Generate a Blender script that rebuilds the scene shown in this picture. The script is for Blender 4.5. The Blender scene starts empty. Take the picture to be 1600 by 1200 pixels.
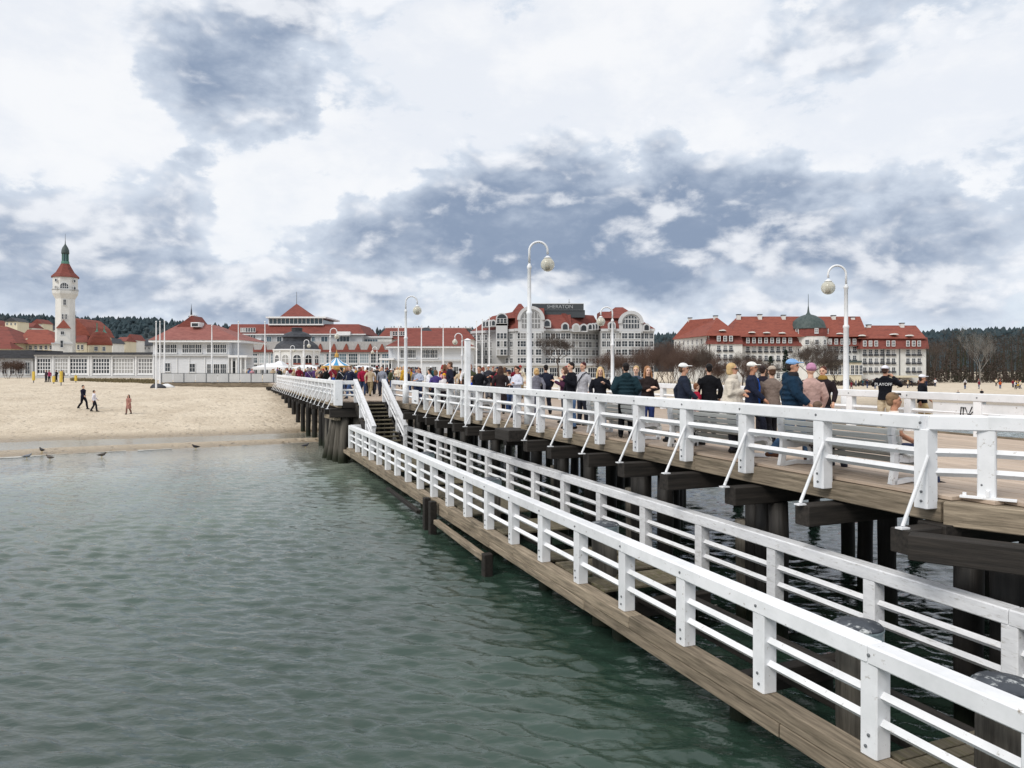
import bpy, math, random
import numpy as np
from mathutils import Vector, Matrix

# ------------------------------------------------------------------ camera, sky, sun, exposure
scene = bpy.context.scene
COL = scene.collection
CAMZ, FPX, HZ = 4.73, 1150.0, 576.0          # eye height above the water, focal length and horizon row of the photo
cam = bpy.data.cameras.new('camera')
cam.sensor_width = 36.0
cam.lens = FPX / 1600 * 36.0
cam.shift_y = -(600.0 - HZ) / 1600
cam.clip_start, cam.clip_end = 0.1, 9000.0
cam_ob = bpy.data.objects.new('camera', cam)
COL.objects.link(cam_ob)
cam_ob.location = (0, 0, CAMZ)
cam_ob.rotation_euler = (math.radians(90), 0, 0)
scene.camera = cam_ob

SUN_EL, SUN_AZ = 44.0, -138.0                  # degrees; azimuth from the view axis, negative is left
world = bpy.data.worlds.new('World')
scene.world = world
world.use_nodes = True

def build_sky():
    nt = world.node_tree
    N, L = nt.nodes, nt.links
    N.clear()
    out = N.new('ShaderNodeOutputWorld')
    bg = N.new('ShaderNodeBackground')
    bg.inputs['Strength'].default_value = 0.1
    L.new(bg.outputs[0], out.inputs[0])
    sky = N.new('ShaderNodeTexSky')
    sky.sky_type = 'NISHITA'
    sky.sun_disc = False
    sky.sun_elevation = math.radians(SUN_EL)
    sky.sun_rotation = math.radians(SUN_AZ)
    tc = N.new('ShaderNodeTexCoord')

    def wire(n, i, v):
        if hasattr(v, 'links'):
            L.new(v, n.inputs[i])
        else:
            n.inputs[i].default_value = v

    def m(op, a, b=None, c=None, clamp=False):
        n = N.new('ShaderNodeMath')
        n.operation = op
        n.use_clamp = clamp
        for i, v in enumerate((a, b, c)):
            if v is not None:
                wire(n, i, v)
        return n.outputs[0]

    def vm(op, a, b, c=None):
        n = N.new('ShaderNodeVectorMath')
        n.operation = op
        for i, v in enumerate((a, b, c)):
            if v is not None:
                wire(n, i, v)
        return n.outputs[0]

    def noise(vec, scale, detail, rough, dist=0.0):
        n = N.new('ShaderNodeTexNoise')
        n.inputs['Scale'].default_value = scale
        n.inputs['Detail'].default_value = detail
        n.inputs['Roughness'].default_value = rough
        n.inputs['Distortion'].default_value = dist
        L.new(vec, n.inputs['Vector'])
        return n

    def ramp(f, lo, hi):
        n = N.new('ShaderNodeMapRange')
        n.interpolation_type = 'SMOOTHSTEP'
        L.new(f, n.inputs[0])
        n.inputs[1].default_value = lo
        n.inputs[2].default_value = hi
        return n.outputs[0]

    def mix(f, a, b):
        n = N.new('ShaderNodeMix')
        n.data_type = 'RGBA'
        wire(n, 0, f)
        wire(n, 6, a)
        wire(n, 7, b)
        return n.outputs[2]
    d0 = tc.outputs['Generated']
    # warp the direction so that the cloud masses get ragged outlines
    w = noise(vm('MULTIPLY', d0, (1, 1, 1.6)), 4.6, 4.0, 0.62)
    d = vm('MULTIPLY_ADD', vm('SUBTRACT', w.outputs['Color'], (0.5, 0.5, 0.5)), (0.30, 0.30, 0.20), d0)
    sep = N.new('ShaderNodeSeparateXYZ')
    L.new(d, sep.inputs[0])
    az = m('ARCTAN2', sep.outputs[0], sep.outputs[1])
    el = sep.outputs[2]
    blobs = [  # cloud masses: where (as seen from the pier), half sizes, amount
        (400, 120, 125, 80, .78), (370, 185, 80, 40, .45), (440, -5, 100, 40, .55), (1310, 15, 140, 55, .75), (930, 340, 250, 85, .52),
        (1120, 300, 110, 70, .30), (1450, 375, 210, 60, .52), (640, 345, 130, 60, .45), (285, 310, 80, 40, .34),
        (90, 405, 220, 60, .34), (420, 450, 240, 50, .34), (1000, 395, 200, 40, .40), (55, 168, 62, 15, .42), (130, 207, 46, 15, .34), (225, 105, 34, 36, .30), (606, 150, 34, 36, .32), (770, 12, 80, 28, .36), (270, 262, 40, 14, .3),
        (650, 140, 150, 90, -.42), (110, 110, 130, 80, -.42), (1020, 120, 220, 90, -.42), (1530, 180, 150, 60, -.25),
        (220, 215, 130, 40, -.35), (570, 240, 100, 50, -.4), (410, 320, 60, 55, -.4), (1240, 235, 100, 30, -.3), (830, 455, 110, 22, -.45), (1230, 440, 110, 22, -.25), (400, 350, 45, 30, -.3), (1330, 300, 80, 40, -.25)]
    acc = None
    for (u, v, su, sv, amp) in blobs:
        a0 = math.atan((u - 800) / FPX)
        e0 = math.sin(math.atan((HZ - v) / FPX * math.cos(a0)))
        cv = N.new('ShaderNodeCombineXYZ')
        L.new(az, cv.inputs[0])
        L.new(el, cv.inputs[1])
        sx, sy = FPX / su, FPX / sv
        q = vm('MULTIPLY_ADD', cv.outputs[0], (sx, sy, 0), (-a0 * sx, -e0 * sy, 0))
        dt = N.new('ShaderNodeVectorMath')
        dt.operation = 'DOT_PRODUCT'
        L.new(q, dt.inputs[0])
        L.new(q, dt.inputs[1])
        gs = m('POWER', 0.58, dt.outputs['Value'])
        acc = m('MULTIPLY', gs, amp) if acc is None else m('MULTIPLY_ADD', gs, amp, acc)
    sq = vm('MULTIPLY', d0, (1, 1, 1.75))
    big = noise(sq, 3.4, 9.0, 0.58, 0.2).outputs[0]
    bigu = noise(vm('ADD', sq, (-0.02, 0.0, 0.085)), 3.4, 4.0, 0.56, 0.2).outputs[0]
    puff = noise(sq, 10.5, 7.0, 0.62, 0.2).outputs[0]
    puffu = noise(vm('ADD', sq, (-0.008, 0.0, 0.035)), 10.5, 3.0, 0.6, 0.2).outputs[0]
    lz = m('MULTIPLY_ADD', sep.outputs[2], 1 / 0.13, -0.185 / 0.13)
    low = m('EXPONENT', m('MULTIPLY', m('MULTIPLY', lz, lz), -1.0))
    dens = m('MULTIPLY_ADD', m('SUBTRACT', big, 0.5), 1.6, acc)
    dens = m('MULTIPLY_ADD', m('SUBTRACT', puff, 0.5), 1.6, dens)
    dens = m('MULTIPLY_ADD', low, 0.24, dens)
    tiny = noise(sq, 27.0, 4.0, 0.6, 0.2).outputs[0]
    dens = m('MULTIPLY_ADD', m('SUBTRACT', tiny, 0.5), 0.42, dens)
    mask = ramp(dens, 0.10, 0.32)
    core = m('ADD', ramp(dens, 0.12, 1.05), m('MULTIPLY', m('SUBTRACT', puff, 0.5), -0.55), clamp=True)
    lit = ramp(m('MULTIPLY_ADD', m('SUBTRACT', puff, puffu), 1.3, m('MULTIPLY', m('SUBTRACT', big, bigu), 1.3)), -0.05, 0.32)
    K = 10.0

    def c(r, gg, b):
        return (r * K, gg * K, b * K, 1)
    vz = ramp(sep.outputs[2], 0.02, 0.24)
    veil = mix(0.93, sky.outputs[0], mix(ramp(m('ADD', big, m('MULTIPLY', m('SUBTRACT', puff, 0.5), 0.5)), 0.36, 0.60), mix(vz, c(0.80, 0.84, 0.90), c(0.92, 0.93, 0.95)), mix(vz, c(0.66, 0.74, 0.84), c(0.82, 0.85, 0.905))))
    shade = mix(core, c(0.65, 0.715, 0.81), c(0.25, 0.32, 0.445))
    cl = mix(m('MULTIPLY', lit, m('SUBTRACT', 1.0, m('MULTIPLY', core, 0.2))), shade, c(0.86, 0.88, 0.92))
    col = mix(mask, veil, cl)
    L.new(col, bg.inputs['Color'])
build_sky()
world.cycles.sampling_method = 'MANUAL'
world.cycles.sample_map_resolution = 512

sun = bpy.data.lights.new('sun', 'SUN')
sun.energy = 2.0
sun.angle = math.radians(22)
sun.color = (1.0, 0.95, 0.88)
sun_ob = bpy.data.objects.new('sun', sun)
COL.objects.link(sun_ob)
sun_ob.location = (-40, 20, 60)
_e, _a = math.radians(SUN_EL), math.radians(SUN_AZ)
_sd = Vector((math.sin(_a) * math.cos(_e), math.cos(_a) * math.cos(_e), math.sin(_e)))
sun_ob.rotation_euler = _sd.to_track_quat('Z', 'Y').to_euler()

scene.view_settings.view_transform = 'Standard'
scene.view_settings.look = 'None'
scene.view_settings.exposure = 0.1
scene.view_settings.gamma = 1.0
scene.render.engine = 'CYCLES'
scene.cycles.use_denoising = True
scene.cycles.max_bounces = 6
scene.cycles.caustics_reflective = False
scene.cycles.caustics_refractive = False
# ------------------------------------------------------------------ helpers
rnd = random.Random(7)

def at(u, v, D):
    """the point of the place seen at photo pixel (u, v) when it stands D metres ahead"""
    return Vector(((u - 800) / FPX * D, D, CAMZ + (HZ - v) / FPX * D))

class MB:
    """collects shapes into one mesh"""
    def __init__(s):
        s.v, s.f, s.m = [], [], []
    def add(s, vs, fs, mi=0):
        o = len(s.v)
        s.v += [tuple(p) for p in vs]
        s.f += [tuple(i + o for i in f) for f in fs]
        s.m += [mi] * len(fs)
        return s
    def box(s, x0, x1, y0, y1, z0, z1, mi=0):
        vs = [(x, y, z) for z in (z0, z1) for (x, y) in ((x0, y0), (x1, y0), (x1, y1), (x0, y1))]
        return s.add(vs, [(3, 2, 1, 0), (4, 5, 6, 7), (0, 1, 5, 4), (1, 2, 6, 5), (2, 3, 7, 6), (3, 0, 4, 7)], mi)
    def cbox(s, x0, x1, y0, y1, z0, z1, c=0.012, axis='z', mi=0):
        """a box with its edges along one axis chamfered and its ends softened"""
        lim = {'x': (y0, y1, z0, z1, x0, x1), 'y': (z0, z1, x0, x1, y0, y1), 'z': (x0, x1, y0, y1, z0, z1)}[axis]
        a0, a1, b0, b1, e0, e1 = lim
        def ring(k, e):
            p = [(a0 + c + k, b0 + k), (a1 - c - k, b0 + k), (a1 - k, b0 + c + k), (a1 - k, b1 - c - k),
                 (a1 - c - k, b1 - k), (a0 + c + k, b1 - k), (a0 + k, b1 - c - k), (a0 + k, b0 + c + k)]
            return [{'z': (q[0], q[1], e), 'x': (e, q[0], q[1]), 'y': (q[1], e, q[0])}[axis] for q in p]
        h = c * 0.6
        rings = [ring(h, e0), ring(0, e0 + h), ring(0, e1 - h), ring(h, e1)]
        vs = [q for r in rings for q in r]
        fs = [tuple(range(7, -1, -1)), tuple(range(24, 32))]
        for k in range(3):
            for i in range(8):
                j = (i + 1) % 8
                fs.append((k * 8 + i, k * 8 + j, k * 8 + 8 + j, k * 8 + 8 + i))
        return s.add(vs, fs, mi)
    def bar(s, p, q, w, h, mi=0, diamond=False, n=4):
        """a straight bar from p to q, w wide and h high"""
        p, q = Vector(p), Vector(q)
        d = (q - p).normalized()
        up = Vector((0, 0, 1)) if abs(d.z) < 0.95 else Vector((0, 1, 0))
        a = d.cross(up).normalized()
        b = a.cross(d).normalized()
        if diamond:
            sec = [(w / 2, 0), (0, h / 2), (-w / 2, 0), (0, -h / 2)]
        else:
            sec = [(w / 2, -h / 2), (w / 2, h / 2), (-w / 2, h / 2), (-w / 2, -h / 2)]
        vs = [e + a * x + b * y for e in (p, q) for (x, y) in sec]
        return s.add(vs, [(3, 2, 1, 0), (4, 5, 6, 7), (0, 1, 5, 4), (1, 2, 6, 5), (2, 3, 7, 6), (3, 0, 4, 7)], mi)
    def tube(s, pts, rad, n=8, mi=0, cap=True, rnd_cap=False):
        pts = [Vector(p) for p in pts]
        if not hasattr(rad, '__len__'):
            rad = [rad] * len(pts)
        rad = list(rad)
        if rnd_cap:
            d0, d1 = (pts[0] - pts[1]).normalized(), (pts[-1] - pts[-2]).normalized()
            a, b = pts[0], pts[-1]
            ra, rb = rad[0], rad[-1]
            pts = [a + d0 * ra * .95, a + d0 * ra * .7] + pts + [b + d1 * rb * .7, b + d1 * rb * .95]
            rad = [ra * .3, ra * .72] + rad + [rb * .72, rb * .3]
        vs, fs = [], []
        ref = None
        for i, p in enumerate(pts):
            d = (pts[min(i + 1, len(pts) - 1)] - pts[max(i - 1, 0)]).normalized()
            if ref is None:
                ref = d.cross(Vector((0, 0, 1)) if abs(d.z) < .9 else Vector((1, 0, 0))).normalized()
            ref = (ref - d * ref.dot(d)).normalized()
            b = d.cross(ref)
            for k in range(n):
                t = 2 * math.pi * k / n
                vs.append(p + (ref * math.cos(t) + b * math.sin(t)) * rad[i])
        for i in range(len(pts) - 1):
            for k in range(n):
                j = (k + 1) % n
                fs.append((i * n + k, i * n + j, i * n + n + j, i * n + n + k))
        if cap:
            fs.append(tuple(range(n - 1, -1, -1)))
            fs.append(tuple((len(pts) - 1) * n + k for k in range(n)))
        return s.add(vs, fs, mi)
    def loft(s, rings, n=14, mi=0):
        """horizontal ellipses: (x, y, z, rx, ry)"""
        vs, fs = [], []
        for (x, y, z, rx, ry) in rings:
            for k in range(n):
                t = 2 * math.pi * k / n
                vs.append((x + rx * math.cos(t), y + ry * math.sin(t), z))
        for i in range(len(rings) - 1):
            for k in range(n):
                j = (k + 1) % n
                fs.append((i * n + k, i * n + j, i * n + n + j, i * n + n + k))
        fs.append(tuple(range(n - 1, -1, -1)))
        fs.append(tuple((len(rings) - 1) * n + k for k in range(n)))
        return s.add(vs, fs, mi)
    def lathe(s, prof, n=16, c=(0, 0), mi=0, rot=0.0):
        vs, fs = [], []
        for (r, z) in prof:
            for k in range(n):
                t = 2 * math.pi * (k + rot) / n
                vs.append((c[0] + r * math.cos(t), c[1] + r * math.sin(t), z))
        for i in range(len(prof) - 1):
            for k in range(n):
                j = (k + 1) % n
                fs.append((i * n + k, i * n + j, i * n + n + j, i * n + n + k))
        fs.append(tuple(range(n - 1, -1, -1)))
        fs.append(tuple((len(prof) - 1) * n + k for k in range(n)))
        return s.add(vs, fs, mi)
    def ball(s, c, r, n=12, mi=0):
        rx, ry, rz = r if hasattr(r, '__len__') else (r, r, r)
        k = max(5, n // 2 + 1)
        return s.loft([(c[0], c[1], c[2] + rz * math.sin(a), max(rx * math.cos(a), 1e-4), max(ry * math.cos(a), 1e-4))
                       for a in [(-.5 + i / k) * math.pi * .985 for i in range(k + 1)]], n, mi)
    def hip(s, x0, x1, y0, y1, z0, z1, ix, iy, mi=0):
        """hipped or mansard roof: base rectangle, top rectangle inset by ix, iy"""
        tx0, tx1, ty0, ty1 = x0 + ix, x1 - ix, y0 + iy, y1 - iy
        vs = [(x0, y0, z0), (x1, y0, z0), (x1, y1, z0), (x0, y1, z0), (tx0, ty0, z1), (tx1, ty0, z1), (tx1, ty1, z1), (tx0, ty1, z1)]
        return s.add(vs, [(3, 2, 1, 0), (4, 5, 6, 7), (0, 1, 5, 4), (1, 2, 6, 5), (2, 3, 7, 6), (3, 0, 4, 7)], mi)
    def prism(s, poly, y0, y1, mi=0):
        """polygon in the x-z plane pushed along y"""
        n = len(poly)
        vs = [(x, y0, z) for (x, z) in poly] + [(x, y1, z) for (x, z) in poly]
        fs = [tuple(range(n)), tuple(range(2 * n - 1, n - 1, -1))]
        for i in range(n):
            j = (i + 1) % n
            fs.append((j, i, n + i, n + j))
        return s.add(vs, fs, mi)
    def mesh(s, name, mats=None, smooth=False):
        me = bpy.data.meshes.new(name)
        me.from_pydata(s.v, [], s.f)
        for mt in (mats or []):
            me.materials.append(mt)
        if any(s.m):
            me.polygons.foreach_set('material_index', s.m)
        if smooth:
            me.polygons.foreach_set('use_smooth', [True] * len(me.polygons))
        me.update()
        return me
    def build(s, name, mats, parent=None, loc=(0, 0, 0), rotz=0.0, smooth=False):
        if not isinstance(mats, (list, tuple)):
            mats = [mats]
        return put(name, s.mesh(name, mats, smooth), parent, loc, rotz)

def put(name, me, parent=None, loc=(0, 0, 0), rotz=0.0, color=None):
    o = bpy.data.objects.new(name, me)
    COL.objects.link(o)
    o.parent = parent
    o.location = loc
    o.rotation_euler = (0, 0, rotz)
    if color:
        o.color = color
    return o

def tag(o, label, cat, group=None, kind=None):
    if label:
        o['label'] = label
    if cat:
        o['category'] = cat
    if group:
        o['group'] = group
    if kind:
        o['kind'] = kind
    return o

def thing(name, label, cat, loc=(0, 0, 0), rotz=0.0, group=None):
    o = bpy.data.objects.new(name, None)
    o.empty_display_size = 0.3
    COL.objects.link(o)
    o.location = loc
    o.rotation_euler = (0, 0, rotz)
    return tag(o, label, cat, group)

MESHES = {}
def cached(key, fn):
    if key not in MESHES:
        MESHES[key] = fn()
    return MESHES[key]

# ------------------------------------------------------------------ materials
def new_mat(name):
    m = bpy.data.materials.new(name)
    m.use_nodes = True
    nt = m.node_tree
    return m, nt, nt.nodes['Principled BSDF']

def nd(nt, typ, **kw):
    n = nt.nodes.new(typ)
    for k, v in kw.items():
        setattr(n, k, v)
    return n

def tex_mat(name, c1, c2, scale=(1, 1, 1), nscale=4.0, detail=6, rough=0.7, bump=0.2, bdist=0.01, contrast=(0.3, 0.7),
            third=None, tscale=1.0, tamt=(0.55, 0.75), coord='Object', spec=0.3, vary=0.0, metal=0.0, tide=None):
    """two-tone noise, optional stain colour, bump; offset per object so copies differ"""
    m, nt, bs = new_mat(name)
    L = nt.links
    tc = nd(nt, 'ShaderNodeTexCoord')
    oi = nd(nt, 'ShaderNodeObjectInfo')
    ad = nd(nt, 'ShaderNodeVectorMath', operation='MULTIPLY_ADD')
    ml = nd(nt, 'ShaderNodeVectorMath', operation='SCALE')
    ml.inputs[0].default_value = (13.7, 7.3, 5.1)
    L.new(oi.outputs['Random'], ml.inputs['Scale'])
    L.new(tc.outputs[coord], ad.inputs[0])
    ad.inputs[1].default_value = scale
    L.new(ml.outputs[0], ad.inputs[2])
    nz = nd(nt, 'ShaderNodeTexNoise')
    nz.inputs['Scale'].default_value = nscale
    nz.inputs['Detail'].default_value = detail
    nz.inputs['Roughness'].default_value = 0.62
    L.new(ad.outputs[0], nz.inputs['Vector'])
    mr = nd(nt, 'ShaderNodeMapRange')
    mr.inputs[1].default_value, mr.inputs[2].default_value = contrast
    L.new(nz.outputs[0], mr.inputs[0])
    mx = nd(nt, 'ShaderNodeMix', data_type='RGBA')
    mx.inputs[6].default_value = (*c1, 1)
    mx.inputs[7].default_value = (*c2, 1)
    L.new(mr.outputs[0], mx.inputs[0])
    col = mx.outputs[2]
    if third:
        n2 = nd(nt, 'ShaderNodeTexNoise')
        n2.inputs['Scale'].default_value = tscale
        n2.inputs['Detail'].default_value = 5
        n2.inputs['Roughness'].default_value = 0.7
        L.new(ad.outputs[0], n2.inputs['Vector'])
        m2 = nd(nt, 'ShaderNodeMapRange')
        m2.inputs[1].default_value, m2.inputs[2].default_value = tamt
        L.new(n2.outputs[0], m2.inputs[0])
        x2 = nd(nt, 'ShaderNodeMix', data_type='RGBA')
        L.new(m2.outputs[0], x2.inputs[0])
        L.new(col, x2.inputs[6])
        x2.inputs[7].default_value = (*third, 1)
        col = x2.outputs[2]
    if vary:
        hv = nd(nt, 'ShaderNodeHueSaturation')
        mv = nd(nt, 'ShaderNodeMapRange')
        mv.inputs[3].default_value, mv.inputs[4].default_value = 1 - vary, 1 + vary
        L.new(oi.outputs['Random'], mv.inputs[0])
        L.new(mv.outputs[0], hv.inputs['Value'])
        L.new(col, hv.inputs['Color'])
        col = hv.outputs[0]
    if tide:
        geo = nd(nt, 'ShaderNodeNewGeometry')
        sp = nd(nt, 'ShaderNodeSeparateXYZ')
        L.new(geo.outputs['Position'], sp.inputs[0])
        tz = nd(nt, 'ShaderNodeMath', operation='MULTIPLY_ADD')
        L.new(nz.outputs[0], tz.inputs[0])
        tz.inputs[1].default_value = -.7
        L.new(sp.outputs[2], tz.inputs[2])
        tr = nd(nt, 'ShaderNodeMapRange')
        tr.inputs[1].default_value, tr.inputs[2].default_value = -.15, .3
        tr.inputs[3].default_value, tr.inputs[4].default_value = .9, 0
        L.new(tz.outputs[0], tr.inputs[0])
        tx = nd(nt, 'ShaderNodeMix', data_type='RGBA')
        L.new(tr.outputs[0], tx.inputs[0])
        L.new(col, tx.inputs[6])
        tx.inputs[7].default_value = (*tide, 1)
        col = tx.outputs[2]
    L.new(col, bs.inputs['Base Color'])
    bs.inputs['Roughness'].default_value = rough
    bs.inputs['Metallic'].default_value = metal
    bs.inputs['Specular IOR Level'].default_value = spec
    if bump:
        bp = nd(nt, 'ShaderNodeBump')
        bp.inputs['Strength'].default_value = bump
        bp.inputs['Distance'].default_value = bdist
        L.new(nz.outputs[0], bp.inputs['Height'])
        L.new(bp.outputs[0], bs.inputs['Normal'])
    return m

def flat_mat(name, c, rough=0.6, metal=0.0, spec=0.4):
    return tex_mat(name, tuple(x * .9 for x in c), tuple(min(1, x * 1.08) for x in c), nscale=3.0, rough=rough, bump=0.0, metal=metal, spec=spec)

M = {}
M['white'] = tex_mat('white_paint', (.71, .725, .74), (.83, .84, .86), (1, 1, 1), 2.2, 10, .5, .3, .006, (.32, .58), third=(.30, .26, .21), tscale=11.0, tamt=(.62, .74), vary=.07)
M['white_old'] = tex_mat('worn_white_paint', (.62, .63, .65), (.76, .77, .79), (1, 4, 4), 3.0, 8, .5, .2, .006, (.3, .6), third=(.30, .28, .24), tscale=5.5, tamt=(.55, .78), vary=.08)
M['deck'] = tex_mat('deck_boards', (.40, .31, .24), (.56, .46, .37), (.7, 14, 6), 2.2, 8, .75, .35, .004, (.3, .7), third=(.27, .22, .18), tscale=1.1, tamt=(.55, .85), vary=.16)
M['wood'] = tex_mat('weathered_grey_timber', (.14, .112, .080), (.37, .305, .225), (.8, 12, 12), 1.8, 9, .85, .7, .012, (.3, .68), third=(.06, .052, .036), tscale=1.1, tamt=(.5, .72), vary=.2)
M['wood_moss'] = tex_mat('mossy_timber', (.09, .078, .055), (.20, .17, .12), (.8, 12, 12), 1.8, 9, .9, .7, .012, (.3, .68), third=(.085, .085, .03), tscale=2.2, tamt=(.5, .7), vary=.15)
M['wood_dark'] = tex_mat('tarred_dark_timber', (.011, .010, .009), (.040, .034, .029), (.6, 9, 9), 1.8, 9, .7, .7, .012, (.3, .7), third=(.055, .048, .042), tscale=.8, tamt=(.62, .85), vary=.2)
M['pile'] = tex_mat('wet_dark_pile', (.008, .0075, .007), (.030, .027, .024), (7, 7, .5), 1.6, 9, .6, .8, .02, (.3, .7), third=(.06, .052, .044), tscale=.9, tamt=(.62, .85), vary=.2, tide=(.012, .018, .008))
M['pile_grey'] = tex_mat('weathered_pile', (.06, .054, .045), (.17, .155, .13), (8, 8, .5), 1.6, 9, .85, .8, .02, (.3, .7), third=(.035, .03, .024), tscale=.9, tamt=(.5, .75), vary=.2, tide=(.016, .022, .010))
M['zinc'] = tex_mat('zinc_cap', (.20, .27, .30), (.36, .44, .47), (1, 1, 1), 6, 6, .45, .2, .004, third=(.62, .64, .62), tscale=8, tamt=(.56, .7), metal=.3)
M['zinc_top'] = tex_mat('dark_cap_top', (.035, .04, .05), (.075, .085, .10), (1, 1, 1), 6, 6, .45, .2, .004, third=(.5, .52, .52), tscale=7, tamt=(.56, .66))
M['steel'] = flat_mat('painted_grey_steel', (.16, .17, .18), .5, .3)
M['black'] = flat_mat('black_iron', (.02, .02, .022), .5)
M['roof'] = tex_mat('red_clay_tiles', (.15, .042, .034), (.24, .072, .056), (1, 1, 6), 1.3, 8, .8, .4, .05, (.3, .7), third=(.10, .034, .030), tscale=.35, tamt=(.5, .75))
M['roof2'] = tex_mat('orange_red_tiles', (.19, .050, .035), (.29, .088, .060), (1, 1, 6), 1.3, 8, .8, .4, .05, (.3, .7), third=(.13, .038, .03), tscale=.3, tamt=(.5, .75))
M['roof3'] = tex_mat('faded_red_tiles', (.21, .075, .065), (.31, .125, .105), (1, 1, 6), 1.3, 8, .8, .4, .05, (.3, .7), third=(.17, .065, .055), tscale=.3, tamt=(.5, .75))
M['copper'] = tex_mat('green_copper', (.06, .17, .13), (.16, .32, .25), (1, 1, .5), 2, 6, .6, .2, .02, third=(.03, .05, .045), tscale=1, tamt=(.5, .7))
M['dome'] = tex_mat('dark_slate_dome', (.035, .055, .055), (.085, .11, .105), (1, 1, .6), 1.6, 6, .6, .2, .02)
M['slate'] = tex_mat('dark_slate', (.022, .024, .03), (.06, .064, .075), (1, 1, 3), 1.5, 6, .6, .3, .02)
M['greyroof'] = tex_mat('grey_metal_roof', (.20, .19, .18), (.32, .31, .30), (3, 1, 1), 1.5, 6, .5, .2, .02)
M['plaster'] = tex_mat('white_plaster', (.60, .60, .58), (.72, .72, .70), (1, 1, .4), .7, 7, .85, .15, .02, third=(.46, .455, .43), tscale=.35, tamt=(.55, .8))
M['cream'] = tex_mat('cream_plaster', (.55, .50, .38), (.66, .61, .47), (1, 1, .4), .7, 7, .85, .15, .02, third=(.42, .38, .29), tscale=.35, tamt=(.55, .8))
M['greywall'] = tex_mat('pale_grey_wall', (.42, .43, .44), (.54, .55, .56), (1, 1, .5), .6, 7, .8, .1, .02, third=(.35, .355, .36), tscale=.3, tamt=(.55, .8))
M['boards'] = tex_mat('pale_board_wall', (.55, .57, .60), (.66, .68, .71), (.3, .3, 9), 1.2, 6, .7, .35, .03, third=(.48, .49, .51), tscale=.3, tamt=(.55, .8))
M['frame'] = flat_mat('white_window_frame', (.72, .73, .74), .5)
def glass_mat(name, c):
    m, nt, bs = new_mat(name)
    L = nt.links
    oi = nd(nt, 'ShaderNodeObjectInfo')
    r = nd(nt, 'ShaderNodeMapRange')
    r.inputs[3].default_value, r.inputs[4].default_value = .35, 1.9
    L.new(oi.outputs['Random'], r.inputs[0])
    cu = nd(nt, 'ShaderNodeValToRGB')
    cu.color_ramp.interpolation = 'CONSTANT'
    ce = cu.color_ramp.elements
    ce[0].position, ce[0].color = 0, (0, 0, 0, 1)
    ce[1].position, ce[1].color = .84, (.30, .29, .27, 1)
    c2 = ce.new(.95)
    c2.color = (.14, .13, .12, 1)
    L.new(oi.outputs['Random'], cu.inputs[0])
    v = nd(nt, 'ShaderNodeVectorMath', operation='SCALE')
    v.inputs[0].default_value = c
    L.new(r.outputs[0], v.inputs['Scale'])
    va = nd(nt, 'ShaderNodeVectorMath', operation='ADD')
    L.new(v.outputs[0], va.inputs[0])
    L.new(cu.outputs[0], va.inputs[1])
    L.new(va.outputs[0], bs.inputs['Base Color'])
    bs.inputs['Roughness'].default_value = .06
    bs.inputs['IOR'].default_value = 1.5
    nz = nd(nt, 'ShaderNodeTexNoise')
    nz.inputs['Scale'].default_value = .8
    bp = nd(nt, 'ShaderNodeBump')
    bp.inputs['Strength'].default_value = .12
    bp.inputs['Distance'].default_value = .1
    L.new(nz.outputs[0], bp.inputs['Height'])
    L.new(bp.outputs[0], bs.inputs['Normal'])
    return m
M['glass'] = glass_mat('window_glass', (.030, .036, .042))
M['glass_blue'] = glass_mat('blue_window_glass', (.05, .085, .11))
M['sign_dark'] = flat_mat('dark_sign_panel', (.05, .058, .065), .4)
M['letters'] = flat_mat('pale_letters', (.66, .68, .70), .5)
M['sign_letters'] = flat_mat('grey_sign_letters', (.34, .36, .38), .5)
M['ink'] = flat_mat('black_spray_ink', (.012, .012, .014), .7)
M['yellow'] = flat_mat('yellow_pad', (.62, .44, .07), .6)
M['canvas'] = tex_mat('white_canvas', (.66, .67, .68), (.78, .79, .80), nscale=1.5, rough=.8, bump=.1)
M['canvas_blue'] = tex_mat('blue_canvas', (.05, .24, .45), (.09, .33, .56), nscale=1.5, rough=.8, bump=.1)
M['gold'] = flat_mat('gilt_rounding', (.50, .29, .07), .45)
M['bark'] = tex_mat('bare_bark', (.055, .042, .035), (.115, .092, .078), (3, 3, .7), 2, 6, .9, .3, .02)
M['bark_red'] = tex_mat('brown_twigs', (.075, .047, .038), (.135, .090, .072), (3, 3, .7), 2, 6, .9, .3, .02)
M['bark_birch'] = tex_mat('pale_birch_bark', (.17, .16, .145), (.28, .265, .245), (2, 2, 1.2), 2, 6, .8, .2, .02, third=(.06, .055, .05), tscale=2.5, tamt=(.55, .62))
M['conifer'] = tex_mat('dark_conifer', (.010, .022, .014), (.030, .052, .030), nscale=.5, rough=.9, bump=0)
M['hill'] = tex_mat('hazed_far_forest', (.034, .052, .062), (.060, .082, .090), nscale=.02, rough=1, bump=0, coord='Object', third=(.075, .078, .078), tscale=.012, tamt=(.5, .75), spec=0)  # bluish grey of the distant haze is mixed into the forest colour
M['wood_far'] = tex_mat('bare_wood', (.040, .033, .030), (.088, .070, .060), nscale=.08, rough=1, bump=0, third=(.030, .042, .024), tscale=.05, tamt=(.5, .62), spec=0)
M['trim'] = flat_mat('pale_grey_trim', (.50, .51, .525), .6)
M['bench'] = tex_mat('shaded_white_bench_paint', (.46, .475, .465), (.60, .61, .595), (.6, 6, 6), 2.0, 8, .6, .3, .004, (.3, .65), third=(.24, .245, .225), tscale=2.5, tamt=(.55, .8), vary=.12)  # white slats painted greyer: shade on the bench backs is in the colour
M['globe'] = None
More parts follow.
